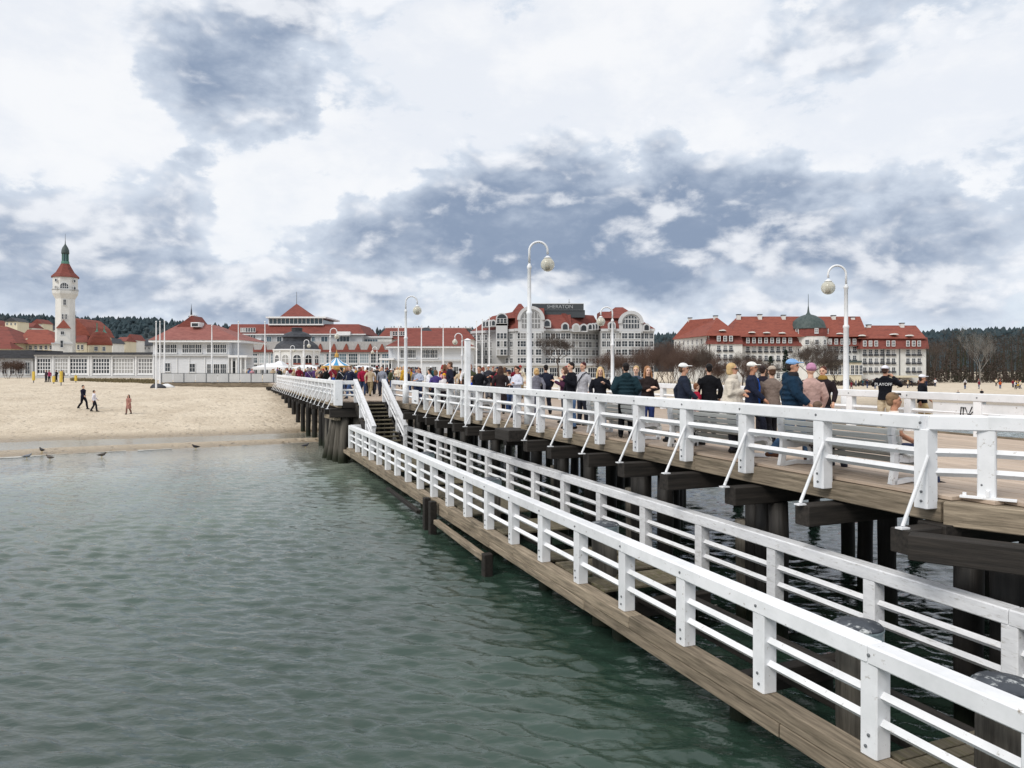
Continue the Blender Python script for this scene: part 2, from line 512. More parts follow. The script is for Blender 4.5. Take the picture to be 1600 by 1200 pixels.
def globe_mat():
    m, nt, bs = new_mat('lamp_globe_glass')
    bs.inputs['Base Color'].default_value = (.86, .84, .72, 1)
    bs.inputs['Roughness'].default_value = .12
    bs.inputs['Transmission Weight'].default_value = .45
    bs.inputs['Subsurface Weight'].default_value = 0.0
    bs.inputs['IOR'].default_value = 1.3
    return m
M['globe'] = globe_mat()

def cloth_mat(name, rough=.9):
    m, nt, bs = new_mat(name)
    L = nt.links
    oi = nd(nt, 'ShaderNodeObjectInfo')
    tc = nd(nt, 'ShaderNodeTexCoord')
    nz = nd(nt, 'ShaderNodeTexNoise')
    nz.inputs['Scale'].default_value = 9
    nz.inputs['Detail'].default_value = 5
    L.new(tc.outputs['Object'], nz.inputs['Vector'])
    mr = nd(nt, 'ShaderNodeMapRange')
    mr.inputs[3].default_value, mr.inputs[4].default_value = .7, 1.25
    L.new(nz.outputs[0], mr.inputs[0])
    v = nd(nt, 'ShaderNodeVectorMath', operation='SCALE')
    L.new(oi.outputs['Color'], v.inputs[0])
    L.new(mr.outputs[0], v.inputs['Scale'])
    L.new(v.outputs[0], bs.inputs['Base Color'])
    bs.inputs['Roughness'].default_value = rough
    bs.inputs['Specular IOR Level'].default_value = .2
    bp = nd(nt, 'ShaderNodeBump')
    bp.inputs['Strength'].default_value = .8
    bp.inputs['Distance'].default_value = .06
    L.new(nz.outputs[0], bp.inputs['Height'])
    L.new(bp.outputs[0], bs.inputs['Normal'])
    return m
M['cloth'] = cloth_mat('cloth')
M['hair'] = cloth_mat('hair', .55)
M['skin'] = cloth_mat('skin', .5)
M['eye'] = flat_mat('dark_eye', (.02, .015, .012), .3)
M['lip'] = flat_mat('lip', (.35, .12, .10), .5)
# ------------------------------------------------------------------ beach, water, hills
SH_P, SH_N = np.array([-13.0, 45.6]), np.array([-0.44, 0.898])   # a point on the waterline and the way inland

def vnoise(x, y, seed=0):
    """smooth value noise on arrays"""
    xi, yi = np.floor(x).astype(int), np.floor(y).astype(int)
    xf, yf = x - xi, y - yi
    def h(a, b):
        n = (a * 374761393 + b * 668265263 + seed * 69069) & 0x7fffffff
        n = ((n ^ (n >> 13)) * 1274126177) & 0x7fffffff
        return ((n ^ (n >> 16)) & 0xffff) / 65535.0
    sx, sy = xf * xf * (3 - 2 * xf), yf * yf * (3 - 2 * yf)
    a = h(xi, yi) * (1 - sx) + h(xi + 1, yi) * sx
    b = h(xi, yi + 1) * (1 - sx) + h(xi + 1, yi + 1) * sx
    return a * (1 - sy) + b * sy

def ground_h(x, y):
    """height of sand and land"""
    x, y = np.asarray(x, float), np.asarray(y, float)
    t = (x - SH_P[0]) * SH_N[0] + (y - SH_P[1]) * SH_N[1]
    t = t + (vnoise(x * .11, y * .11, 3) - .5) * 2.6
    k = np.clip((x - 6) / 40, 0, 1)
    k = k * k * (3 - 2 * k)
    top = 3.1 * (1 - k) + 0.75 * k
    land = top * (1 - np.exp(-np.clip(t - 10.0, 0, None) / (19 + 20 * k)))
    bar = 0.20 * np.exp(-((t - 2.0) / 1.1) ** 2) + 0.05 * np.exp(-((t - 10.0) / 1.5) ** 2)
    pool = -0.20 * np.exp(-((t - 6.4) / 2.6) ** 4)
    sea = np.where(t < 1.2, (t - 1.2) * 0.07, 0)
    z = land + bar + pool + sea + np.clip(t / 20, 0, 1) * (vnoise(x * .5, y * .5, 5) - .5) * .10
    z = z + np.clip((t - 6) / 8, 0, 1) * ((vnoise(x * 1.9, y * 1.9, 8) - .5) * .07 + (vnoise(x * 4.3, y * 4.3, 9) - .5) * .04)
    return np.maximum(z, -2.5)

def gh(x, y):
    return float(ground_h(np.array([x]), np.array([y]))[0])

def grid_mesh(name, X, Y, Z, mat, smooth=True):
    r, c = X.shape
    v = np.stack([X, Y, Z], -1).reshape(-1, 3)
    i = np.arange(r * c).reshape(r, c)
    q = np.stack([i[:-1, :-1], i[:-1, 1:], i[1:, 1:], i[1:, :-1]], -1).reshape(-1, 4)
    me = bpy.data.meshes.new(name)
    me.vertices.add(len(v))
    me.vertices.foreach_set('co', v.ravel())
    me.loops.add(q.size)
    me.loops.foreach_set('vertex_index', q.ravel().astype(np.int32))
    me.polygons.add(len(q))
    me.polygons.foreach_set('loop_start', np.arange(0, q.size, 4, dtype=np.int32))
    me.polygons.foreach_set('loop_total', np.full(len(q), 4, np.int32))
    me.update(calc_edges=True)
    if smooth:
        me.polygons.foreach_set('use_smooth', [True] * len(me.polygons))
    me.materials.append(mat)
    return me

def sand_mat():
    m, nt, bs = new_mat('beach_sand')
    L = nt.links
    geo = nd(nt, 'ShaderNodeNewGeometry')
    sep = nd(nt, 'ShaderNodeSeparateXYZ')
    L.new(geo.outputs['Position'], sep.inputs[0])
    n1 = nd(nt, 'ShaderNodeTexNoise')
    n1.inputs['Scale'].default_value = .35
    n1.inputs['Detail'].default_value = 9
    n1.inputs['Roughness'].default_value = .65
    n2 = nd(nt, 'ShaderNodeTexNoise')
    n2.inputs['Scale'].default_value = 1.7
    n2.inputs['Detail'].default_value = 7
    n2.inputs['Roughness'].default_value = .7
    for n in (n1, n2):
        L.new(geo.outputs['Position'], n.inputs['Vector'])
    mx = nd(nt, 'ShaderNodeMix', data_type='RGBA')
    mx.inputs[6].default_value = (.52, .435, .33, 1)
    mx.inputs[7].default_value = (.68, .59, .465, 1)
    r0 = nd(nt, 'ShaderNodeMapRange')
    r0.inputs[1].default_value, r0.inputs[2].default_value = .3, .62
    L.new(n1.outputs[0], r0.inputs[0])
    L.new(r0.outputs[0], mx.inputs[0])
    # footprints and scuffs
    fx = nd(nt, 'ShaderNodeMix', data_type='RGBA')
    fr = nd(nt, 'ShaderNodeMapRange')
    fr.inputs[1].default_value, fr.inputs[2].default_value = .52, .68
    fr.inputs[4].default_value = .75
    L.new(n2.outputs[0], fr.inputs[0])
    L.new(fr.outputs[0], fx.inputs[0])
    L.new(mx.outputs[2], fx.inputs[6])
    fx.inputs[7].default_value = (.42, .345, .255, 1)
    # wet sand near the water level
    wz = nd(nt, 'ShaderNodeMath', operation='MULTIPLY_ADD')
    L.new(n1.outputs[0], wz.inputs[0])
    wz.inputs[1].default_value = -.35
    L.new(sep.outputs[2], wz.inputs[2])
    wr = nd(nt, 'ShaderNodeMapRange')
    wr.inputs[1].default_value, wr.inputs[2].default_value = -.10, .16
    wr.inputs[3].default_value, wr.inputs[4].default_value = 1, 0
    L.new(wz.outputs[0], wr.inputs[0])
    wx = nd(nt, 'ShaderNodeMix', data_type='RGBA')
    L.new(wr.outputs[0], wx.inputs[0])
    L.new(fx.outputs[2], wx.inputs[6])
    wx.inputs[7].default_value = (.33, .262, .18, 1)
    L.new(wx.outputs[2], bs.inputs['Base Color'])
    rr = nd(nt, 'ShaderNodeMapRange')
    rr.inputs[3].default_value, rr.inputs[4].default_value = .95, .35
    L.new(wr.outputs[0], rr.inputs[0])
    L.new(rr.outputs[0], bs.inputs['Roughness'])
    bs.inputs['Specular IOR Level'].default_value = .3
    vo = nd(nt, 'ShaderNodeTexVoronoi')
    vo.inputs['Scale'].default_value = 1.55
    L.new(geo.outputs['Position'], vo.inputs['Vector'])
    vr = nd(nt, 'ShaderNodeMapRange')
    vr.inputs[1].default_value, vr.inputs[2].default_value = .10, .34
    L.new(vo.outputs['Distance'], vr.inputs[0])
    hs = nd(nt, 'ShaderNodeMath', operation='MULTIPLY_ADD')
    L.new(vr.outputs[0], hs.inputs[0])
    hs.inputs[1].default_value = .5
    L.new(n2.outputs[0], hs.inputs[2])
    bp = nd(nt, 'ShaderNodeBump')
    bp.inputs['Strength'].default_value = .9
    bp.inputs['Distance'].default_value = .25
    L.new(hs.outputs[0], bp.inputs['Height'])
    L.new(bp.outputs[0], bs.inputs['Normal'])
    return m
M['sand'] = sand_mat()

def water_mat():
    m, nt, bs = new_mat('sea_water')
    L = nt.links
    geo = nd(nt, 'ShaderNodeNewGeometry')
    # body colour: clear green over deep bed, sandy green over the shallows
    dt = nd(nt, 'ShaderNodeVectorMath', operation='DOT_PRODUCT')
    L.new(geo.outputs['Position'], dt.inputs[0])
    dt.inputs[1].default_value = (SH_N[0], SH_N[1], 0)
    mr = nd(nt, 'ShaderNodeMapRange', interpolation_type='SMOOTHSTEP')
    t0 = float(SH_P @ SH_N)
    mr.inputs[1].default_value, mr.inputs[2].default_value = t0 - 32, t0 + 1
    L.new(dt.outputs['Value'], mr.inputs[0])
    cr = nd(nt, 'ShaderNodeValToRGB')
    e = cr.color_ramp.elements
    e[0].position, e[0].color = 0.0, (.024, .048, .035, 1)
    e[1].position, e[1].color = 1.0, (.27, .275, .235, 1)
    k = e.new(.55)
    k.color = (.125, .162, .130, 1)
    L.new(mr.outputs[0], cr.inputs[0])
    pn = nd(nt, 'ShaderNodeTexNoise')
    pn.inputs['Scale'].default_value = .16
    pn.inputs['Detail'].default_value = 4
    L.new(geo.outputs['Position'], pn.inputs['Vector'])
    pr = nd(nt, 'ShaderNodeMapRange')
    pr.inputs[1].default_value, pr.inputs[2].default_value = .3, .7
    pr.inputs[3].default_value, pr.inputs[4].default_value = .75, 1.3
    L.new(pn.outputs[0], pr.inputs[0])
    sc = nd(nt, 'ShaderNodeVectorMath', operation='SCALE')
    L.new(cr.outputs[0], sc.inputs[0])
    L.new(pr.outputs[0], sc.inputs['Scale'])
    L.new(sc.outputs[0], bs.inputs['Base Color'])
    bs.inputs['Roughness'].default_value = .03
    bs.inputs['IOR'].default_value = 1.6
    bs.inputs['Specular IOR Level'].default_value = .5
    mp = nd(nt, 'ShaderNodeMapping')
    mp.inputs['Rotation'].default_value = (0, 0, math.radians(14))
    mp.inputs['Scale'].default_value = (1.0, 2.4, 1)
    L.new(geo.outputs['Position'], mp.inputs[0])
    n1 = nd(nt, 'ShaderNodeTexNoise')
    n1.inputs['Scale'].default_value = 4.6
    n1.inputs['Detail'].default_value = 4
    n1.inputs['Distortion'].default_value = .5
    L.new(mp.outputs[0], n1.inputs['Vector'])
    bp = nd(nt, 'ShaderNodeBump')
    bp.inputs['Strength'].default_value = .4
    bp.inputs['Distance'].default_value = .04
    L.new(n1.outputs[0], bp.inputs['Height'])
    L.new(bp.outputs[0], bs.inputs['Normal'])
    return m
M['water'] = water_mat()

def make_setting():
    # land: one sheet, fine on the beach in view, coarse to the horizon
    def axis(a, b, n, far, m):
        core = np.linspace(a, b, n)
        g = np.geomspace(1, far, m)
        return np.concatenate([a - g[::-1] * 1.0, core, b + g])
    gx = axis(-75, 75, 260, 5000, 34)
    gy = np.concatenate([np.linspace(-6, 34, 12)[:-1], np.linspace(34, 125, 260), 125 + np.geomspace(1, 6500, 36)])
    X, Y = np.meshgrid(gx, gy)
    Z = ground_h(X, Y)
    tag(put('beach', grid_mesh('beach', X, Y, Z, M['sand'])), 'wide pale sand beach rising from the waterline to the promenade', None, kind='structure')
    # water: a fan of fine waves in front, a flat sheet below it reaching out to sea
    rows = np.geomspace(2.6, 92, 860)
    cols = np.linspace(-1.0, 1.0, 600)
    C, Yw = np.meshgrid(cols, rows)
    Xw = C * (Yw + 2.0)
    Zw = np.zeros_like(Xw)
    r = np.random.default_rng(4)
    cell = np.maximum(np.gradient(rows)[:, None], (rows[:, None] + 2) * 2.0 / 600)
    amp_mod = .55 + .9 * vnoise(Xw * .16 + 40, Yw * .16 + 40, 2)
    for i in range(96):
        lam = 0.12 * (0.75 / 0.12) ** r.random()
        ang = math.radians(-106) + r.normal() * .36
        kx, ky = math.cos(ang) * 2 * math.pi / lam, math.sin(ang) * 2 * math.pi / lam
        a = 0.0052 * lam
        ph = r.random() * 6.283
        fade = np.clip((lam / cell - 2.2) / 2.0, 0, 1)
        th = kx * Xw + ky * Yw + ph + 1.3 * vnoise(Xw * .35 + i, Yw * .35, 11)
        Zw += a * fade * (np.sin(th) + .3 * np.cos(2 * th)) * amp_mod
    t = (Xw - SH_P[0]) * SH_N[0] + (Yw - SH_P[1]) * SH_N[1]
    calm = np.clip(-t / 9, .06, 1)
    Zw *= calm
    tag(put('water', grid_mesh('water', Xw, Yw, Zw, M['water'])), 'rippled green sea water beside and under the pier', None, kind='structure')
    m = MB()
    m.add([(-3000, -3000, -.35), (3000, -3000, -.35), (3000, 40, -.35), (-3000, 40, -.35)], [(0, 1, 2, 3)])
    tag(m.build('water', M['water']), 'open sea water stretching away behind the pier', None, kind='structure')
    # foam where the ripples run out
    fm = MB()
    tdir = np.array([SH_N[1], -SH_N[0]])
    prev = None
    for k in range(150):
        q = SH_P + tdir * (-34 + k * .3)
        # find the waterline
        lo, hi = -9.0, 6.0
        tt = np.linspace(-9, 3.2, 120)
        zz = ground_h(q[0] + SH_N[0] * tt, q[1] + SH_N[1] * tt)
        idx = np.argmax(zz > 0.012)
        p = q + SH_N * tt[idx]
        wdt = .10 + .55 * float(vnoise(np.array([k * .17]), np.array([2.0]), 4)[0]) ** 2
        a, b = p + SH_N * .05, p - SH_N * wdt
        cur = ((a[0], a[1], .022), (b[0], b[1], .016))
        if prev and abs(cur[0][1] - prev[0][1]) < 1.2 and float(vnoise(np.array([k * .23]), np.array([7.0]), 6)[0]) > .45:
            fm.add([prev[0], prev[1], cur[1], cur[0]], [(0, 1, 2, 3)])
        prev = cur
    foam = tex_mat('sea_foam', (.34, .33, .29), (.60, .60, .57), nscale=3, rough=.7, bump=.3)
    tag(fm.build('shore_foam', foam), 'thin white line of foam along the waterline', None, kind='stuff')

def make_hills():
    """wooded ridge far behind the town"""
    r = np.random.default_rng(11)
    pts = [(-900, 510), (-200, 503), (0, 497), (60, 498), (130, 500), (250, 503), (330, 512), (420, 516), (560, 520), (640, 517), (720, 516), (780, 520), (1000, 530),
           (1040, 525), (1080, 530), (1450, 522), (1520, 518), (1700, 515), (2400, 512)]
    us = np.linspace(-900, 2400, 260)
    vs = np.interp(us, [p[0] for p in pts], [p[1] for p in pts])
    D0, D1 = 900.0, 1500.0
    rows = []
    for j, f in enumerate(np.linspace(0, 1, 10)):
        D = D0 + (D1 - D0) * f
        zt = CAMZ + (HZ - vs) / FPX * D1
        z = 3 + (zt - 3) * (1 - (1 - f) ** 1.8) - 6
        rows.append(np.stack([(us - 800) / FPX * D1 * (.62 + .38 * f), np.full_like(us, D), z], -1))
    G = np.array(rows)
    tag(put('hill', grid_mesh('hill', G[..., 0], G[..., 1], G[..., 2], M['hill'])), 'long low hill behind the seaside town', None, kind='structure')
    m = MB()
    for i in range(5200):
        f = r.random() ** .55 * 9
        j = min(int(f), 8)
        a = r.random() * 258
        k = int(a)
        p = G[j, k] * (1 - (f - j)) + G[j + 1, k] * (f - j)
        p = p + (G[j, k + 1] - G[j, k]) * (a - k)
        h, w = r.uniform(7, 13), r.uniform(3.5, 7)
        x, y, z = p
        n = 5
        rg = [(w * r.uniform(.5, 1.1), r.uniform(0, 1)) for _ in range(n)]
        vsx = [(x + rg[q][0] * math.cos(q * 1.257), y + rg[q][0] * math.sin(q * 1.257), z + h * (.35 + .3 * rg[q][1])) for q in range(n)]
        vsx += [(x + rg[q][0] * .7 * math.cos(q * 1.257), y + rg[q][0] * .7 * math.sin(q * 1.257), z - 2) for q in range(n)]
        vsx.append((x + r.uniform(-1, 1), y, z + h * r.uniform(.9, 1.25)))
        fs = [(q, (q + 1) % n, 10) for q in range(n)] + [(q + 5, (q + 1) % n + 5, (q + 1) % n, q) for q in range(n)]
        m.add(vsx, fs)
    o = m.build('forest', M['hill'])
    tag(o, 'dark green forest covering the far hills, blue haze put into its colour', None, kind='stuff')
# ------------------------------------------------------------------ the pier
PA = 9.244                                   # the near railing's line crosses the camera's row here
PD = Vector((-0.3742, 0.9274, 0))            # along the pier towards the shore
PN = Vector((0.9274, 0.3742, 0))             # across the pier to the right
PROT = math.atan2(PD.y, PD.x)
DECK, LOW = 3.1, 0.90                        # deck levels above the water

def pw(s, t, z=0.0):
    return Vector((PA, 0, z)) + PD * s + PN * t

def sY(Y, t=0.0):
    return (Y - PN.y * t) / PD.y

def pier_thing(name, label, cat, group=None):
    return thing(name, label, cat, (PA, 0, 0), PROT, group)      # children live in (s, -t, z)

def pp(parent, name, me, s, t, z, rot=0.0):
    return put(name, me, parent, (s, -t, z), rot)

def post_mesh(h, w=.2, mat='white'):
    return cached(('post', round(h, 3), w, mat), lambda: MB().cbox(-w / 2, w / 2, -w / 2, w / 2, 0, h, .014).mesh('post', [M[mat]]))

def rail_mesh(l, w, h, mat='white', diamond=False):
    l = round(l, 3)
    def f():
        m = MB()
        if diamond:
            m.bar((-l / 2, 0, 0), (l / 2, 0, 0), w * 1.25, h * 1.25, diamond=True)
        else:
            m.cbox(-l / 2, l / 2, -w / 2, w / 2, -h / 2, h / 2, .016, 'x')
        return m.mesh('rail', [M[mat]])
    return cached(('rail', l, w, h, mat, diamond), f)

def railing(root, pts, zb, zt, mat='white', brace=False, brace_z=2.74, brace_out=.55, joint=2, mids=(.34, .64), skip_posts=()):
    """posts at (s, t); a heavy top rail in lengths, two diamond rails, steel braces"""
    H = .19
    for i, (s, t) in enumerate(pts):
        d = Vector((0, 0))
        if i + 1 < len(pts):
            d = Vector((pts[i + 1][0] - s, -(pts[i + 1][1] - t)))
        elif i:
            d = Vector((s - pts[i - 1][0], -(t - pts[i - 1][1])))
        a = math.atan2(d.y, d.x)
        if i not in skip_posts:
            po = pp(root, 'post', post_mesh(zt - H - zb + .01, .2, mat), s, t, zb, a)
            po.rotation_euler = (rnd.uniform(-.006, .006), rnd.uniform(-.006, .006), a + rnd.uniform(-.02, .02))
            if s < S0 + 14 and mat == 'white':
                bm_ = cached('bolt', lambda: MB().lathe([(.017, 0), (.017, .012), (.008, .018)], 8).mesh('bolt', [M['steel']]))
                for zz in (zt - H * .5, zb + .10, zb + .22):
                    bo = pp(root, 'bolt', bm_, s + rnd.uniform(-.03, .03), t - (.115 if zz > zt - H else .1), zz)
                    bo.rotation_euler = (-math.pi / 2, 0, 0)
            if brace:
                m = cached(('brace', zb, zt), lambda: MB().tube([(0, .11, zb + .62 * (zt - zb) - .05), (0, brace_out, brace_z + .03)], .024, 8)
                           .box(-.05, .05, brace_out - .07, brace_out + .07, brace_z, brace_z + .02).mesh('brace', [M['white']], False))
                pp(root, 'brace', m, s - .12, t, 0)
        if i + 1 < len(pts):
            l = d.length
            mid = ((s + pts[i + 1][0]) / 2, (t + pts[i + 1][1]) / 2)
            for f in mids:
                z = zt - H - f * (zt - H - DECK_OF(zb))
                pp(root, 'middle_rail', rail_mesh(l - .2, .085, .085, mat, True), mid[0], mid[1], z, a)
    # top rail lengths
    i = 0
    while i < len(pts) - 1:
        j = i + 1
        a0 = math.atan2(-(pts[j][1] - pts[i][1]), pts[j][0] - pts[i][0])
        while j < len(pts) - 1 and j - i < joint:
            a1 = math.atan2(-(pts[j + 1][1] - pts[j][1]), pts[j + 1][0] - pts[j][0])
            if abs(a1 - a0) > .02:
                break
            j += 1
        s0, t0, s1, t1 = *pts[i], *pts[j]
        l = math.hypot(s1 - s0, t1 - t0)
        ext = .1 if (i == 0 or j == len(pts) - 1) else 0
        o = pp(root, 'top_rail', rail_mesh(l - .006, .23, H, mat), (s0 + s1) / 2, (t0 + t1) / 2, zt - H / 2 + rnd.uniform(-.004, .004), a0)
        i = j

def DECK_OF(zb):
    return DECK if zb > 2 else LOW + .02

def beam(root, name, s0, t0, s1, t1, z0, z1, w, mat):
    l = math.hypot(s1 - s0, t1 - t0)
    a = math.atan2(-(t1 - t0), s1 - s0)
    me = cached(('beam', round(l, 2), round(z1 - z0, 3), w, mat), lambda: MB().cbox(-l / 2, l / 2, -w / 2, w / 2, 0, z1 - z0, .012, 'x').mesh('beam', [M[mat]]))
    return pp(root, name, me, (s0 + s1) / 2, (t0 + t1) / 2, z0, a)

def pile_mesh(r, h, mat, seed):
    def f():
        q = random.Random(seed)
        m = MB()
        k = 7
        m.tube([(q.uniform(-.012, .012), q.uniform(-.012, .012), h * i / k) for i in range(k + 1)], [r * q.uniform(.94, 1.05) for _ in range(k + 1)], 12)
        return m.mesh('pile', [M[mat]], True)
    return cached(('pile', r, round(h, 2), mat, seed), f)

S_END = sY(37.6)           # where the stairs come up and the deck widens
S_SHORE = sY(86)
T_FAR, T_WIDE = 8.5, -2.8
SP = 1.725
S0 = sY(9.5)

def make_pier():
    root = pier_thing('main_pier', 'broad timber pier deck on dark piles running to the shore', 'pier')
    # boards run along the pier; the nearest are single pieces
    pitch, bw, th = .205, .182, .05
    lengths = [3.6, 4.2, 4.8]
    rest = MB()
    n = int((T_FAR - T_WIDE) / pitch)
    for i in range(n):
        t = T_WIDE + .02 + (i + .5) * pitch
        if t < 0:
            s = S_END + .05
        else:
            s = max(10.42 - 2.013 * t, 3.0)
        k = 0
        while s < S_SHORE:
            L = lengths[(i * 7 + k * 5) % 3]
            if k == 0:
                L = max(1.2, L - (i * 0.77) % 2.4)
            L = min(L, S_SHORE - s)
            z = DECK - th + ((i * 37 + k * 11) % 5) * .0012
            if t >= 0 and s < 19.5:
                Lr = round(L, 2)
                me = cached(('plank', Lr), lambda: MB().cbox(-Lr / 2 + .003, Lr / 2 - .003, -bw / 2, bw / 2, 0, th, .005, 'x').mesh('plank', [M['deck']]))
                pp(root, 'plank', me, s + L / 2, t, z)
            else:
                rest.box(s + .003, s + L - .003, -t - bw / 2, -t + bw / 2, z, z + th)
            s += L
            k += 1
    o = rest.build('deck_boards', M['deck'], root)
    o['kind'] = 'stuff'
    # edge beams
    s = S0 - .15
    while s < S_END:
        e = min(s + 5.175, S_END)
        beam(root, 'edge_beam', s + .004, .06, e - .004, .06, 2.77, 3.045, .16, 'wood')
        s = e
    s = S_END
    while s < S_SHORE:
        e = min(s + 5.175, S_SHORE)
        beam(root, 'edge_beam', s + .004, T_WIDE + .0, e - .004, T_WIDE + .0, 2.77, 3.045, .16, 'wood')
        s = e
    beam(root, 'edge_beam', S_END, T_WIDE + .1, S_END, -.06, 2.77, 3.045, .16, 'wood_dark')
    s = 4.0
    while s < S_SHORE:
        e = min(s + 6, S_SHORE)
        beam(root, 'edge_beam', s + .004, T_FAR, e - .004, T_FAR, 2.77, 3.14, .16, 'wood')
        s = e
    beam(root, 'edge_beam', S0 - .12, .12, S0 - .12 - 2.013 * 2.9, .12 + 2.9, 2.74, 3.045, .36, 'wood')
    beam(root, 'edge_beam', S0 - .3, .02, S0 + .1, .02, 2.5, 2.765, .3, 'wood_dark')
    # stringers, cap beams and piles
    for t in (1.2, 2.6, 4.0, 5.4, 6.8):
        s = S0 - 2 * t + 1.2
        while s < S_SHORE - 3:
            beam(root, 'stringer', max(s, 3.5), t, s + 6.0, t, 2.745, 2.98, .14, 'wood_dark')
            s += 6.0
    i = 0
    s = S0 + .0
    while s < S_SHORE - 4:
        wide = s > S_END - .1
        tl = (T_WIDE if wide else 0) - .62
        out = .08 * ((i * 7) % 3 - 1)
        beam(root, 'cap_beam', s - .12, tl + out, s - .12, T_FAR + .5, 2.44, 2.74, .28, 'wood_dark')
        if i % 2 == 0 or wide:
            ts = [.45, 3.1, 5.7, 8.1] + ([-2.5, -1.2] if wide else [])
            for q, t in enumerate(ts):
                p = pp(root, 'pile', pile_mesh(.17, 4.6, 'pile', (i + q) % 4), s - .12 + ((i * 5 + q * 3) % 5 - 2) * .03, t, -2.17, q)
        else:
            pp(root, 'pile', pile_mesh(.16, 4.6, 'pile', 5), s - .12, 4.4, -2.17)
        s += SP if s < S_END + 8 else SP * 2
        i += 1
    # near corner: caps and stepped pile bundle on the right
    beam(root, 'cap_beam', S0 - .3, -.75, S0 - 4.6, 2.0, 2.43, 2.735, .28, 'wood_dark')
    for (s, t, r_, top, mt) in ((S0 - .75, .35, .19, 2.43, 'pile'), (S0 - 1.6, .62, .17, 2.05, 'pile'), (S0 - 1.75, .2, .16, 1.75, 'pile'), (S0 - 2.1, .75, .2, 2.43, 'pile'),
                                (S0 - 2.0, .35, .15, 1.95, 'pile_grey'), (S0 - 3.0, 1.0, .19, 2.43, 'pile')):
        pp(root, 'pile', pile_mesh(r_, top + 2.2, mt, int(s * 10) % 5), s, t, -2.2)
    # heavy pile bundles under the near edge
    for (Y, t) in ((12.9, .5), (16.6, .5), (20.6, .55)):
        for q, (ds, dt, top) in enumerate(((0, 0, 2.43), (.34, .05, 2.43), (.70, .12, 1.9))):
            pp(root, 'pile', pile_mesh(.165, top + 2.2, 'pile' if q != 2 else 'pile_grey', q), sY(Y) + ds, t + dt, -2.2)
    # fan of raking piles under the corner of the wide deck
    for q, (s, t, ds, dt) in enumerate(((S_END + .3, -2.5, .0, -.25), (S_END + .9, -2.6, .3, -.35), (S_END + 1.5, -2.65, .6, -.55), (S_END + .4, -1.9, -.1, 0), (S_END + 2.2, -2.6, .9, -.8),
                                        (S_END + .3, -1.2, 0, .1), (S_END + 3.0, -2.5, 1.0, -.6), (S_END + 1.2, -2.1, .2, -.3), (S_END + 4.2, -2.5, .4, -.2), (S_END + 6.2, -2.5, .2, 0))):
        m = MB()
        m.tube([(s + ds, -(t + dt), -1.6), (s + ds * .4, -(t + dt * .4), 1.0), (s, -t, 2.45)], [.25, .22, .2], 12)
        m.build('raking_pile', M['pile_grey'], root, smooth=True)
    beam(root, 'cap_beam', S_END + .15, T_WIDE - .5, S_END + .15, .3, 2.3, 2.74, .3, 'wood_dark')
    beam(root, 'cap_beam', S_END + .1, T_WIDE - .1, S_END + 2.6, T_WIDE - .3, 2.15, 2.42, .26, 'wood')
    return root

def make_stairs():
    root = pier_thing('stairs', 'dark timber stairs with white handrails from the pier down to the lower walkway', 'stairs')
    n = 12
    s_top, s_bot = S_END, S_END - 4.7
    tl, tr = -2.05, -.62
    for i in range(n):
        f = (i + .5) / n
        s = s_bot + (s_top - s_bot) * f
        z = LOW + .06 + (DECK - LOW - .06) * (i + 1) / (n + 1)
        me = cached('tread', lambda: MB().cbox(-.2, .17, -(tr - tl) / 2 + .05, (tr - tl) / 2 - .05, -.055, 0, .01, 'y').mesh('tread', [M['wood_moss']]))
        pp(root, 'tread', me, s, (tl + tr) / 2, z)
    for t in (tl, tr):
        m = MB()
        m.bar((s_bot - .1, -t, LOW - .05), (s_top + .02, -t, DECK - .22), .07, .34)
        m.build('stringer', M['wood_dark'], root)
        a, b = Vector((s_bot + .1, -t, LOW + 1.22)), Vector((s_top + .1, -t, DECK + 1.03))
        m = MB()
        m.bar(a, b, .2, .17)
        m.build('handrail', M['white_old'], root)
        for dz in (-.36, -.62):
            m = MB()
            m.bar(a + Vector((0, 0, dz)), b + Vector((0, 0, dz)), .1, .1, diamond=True)
            m.build('middle_rail', M['white_old'], root)
        for f in (0.02, .34, .66, .98):
            p = a + (b - a) * f
            pp(root, 'post', post_mesh(1.05, .16, 'white_old'), p.x, t, p.z - 1.1)

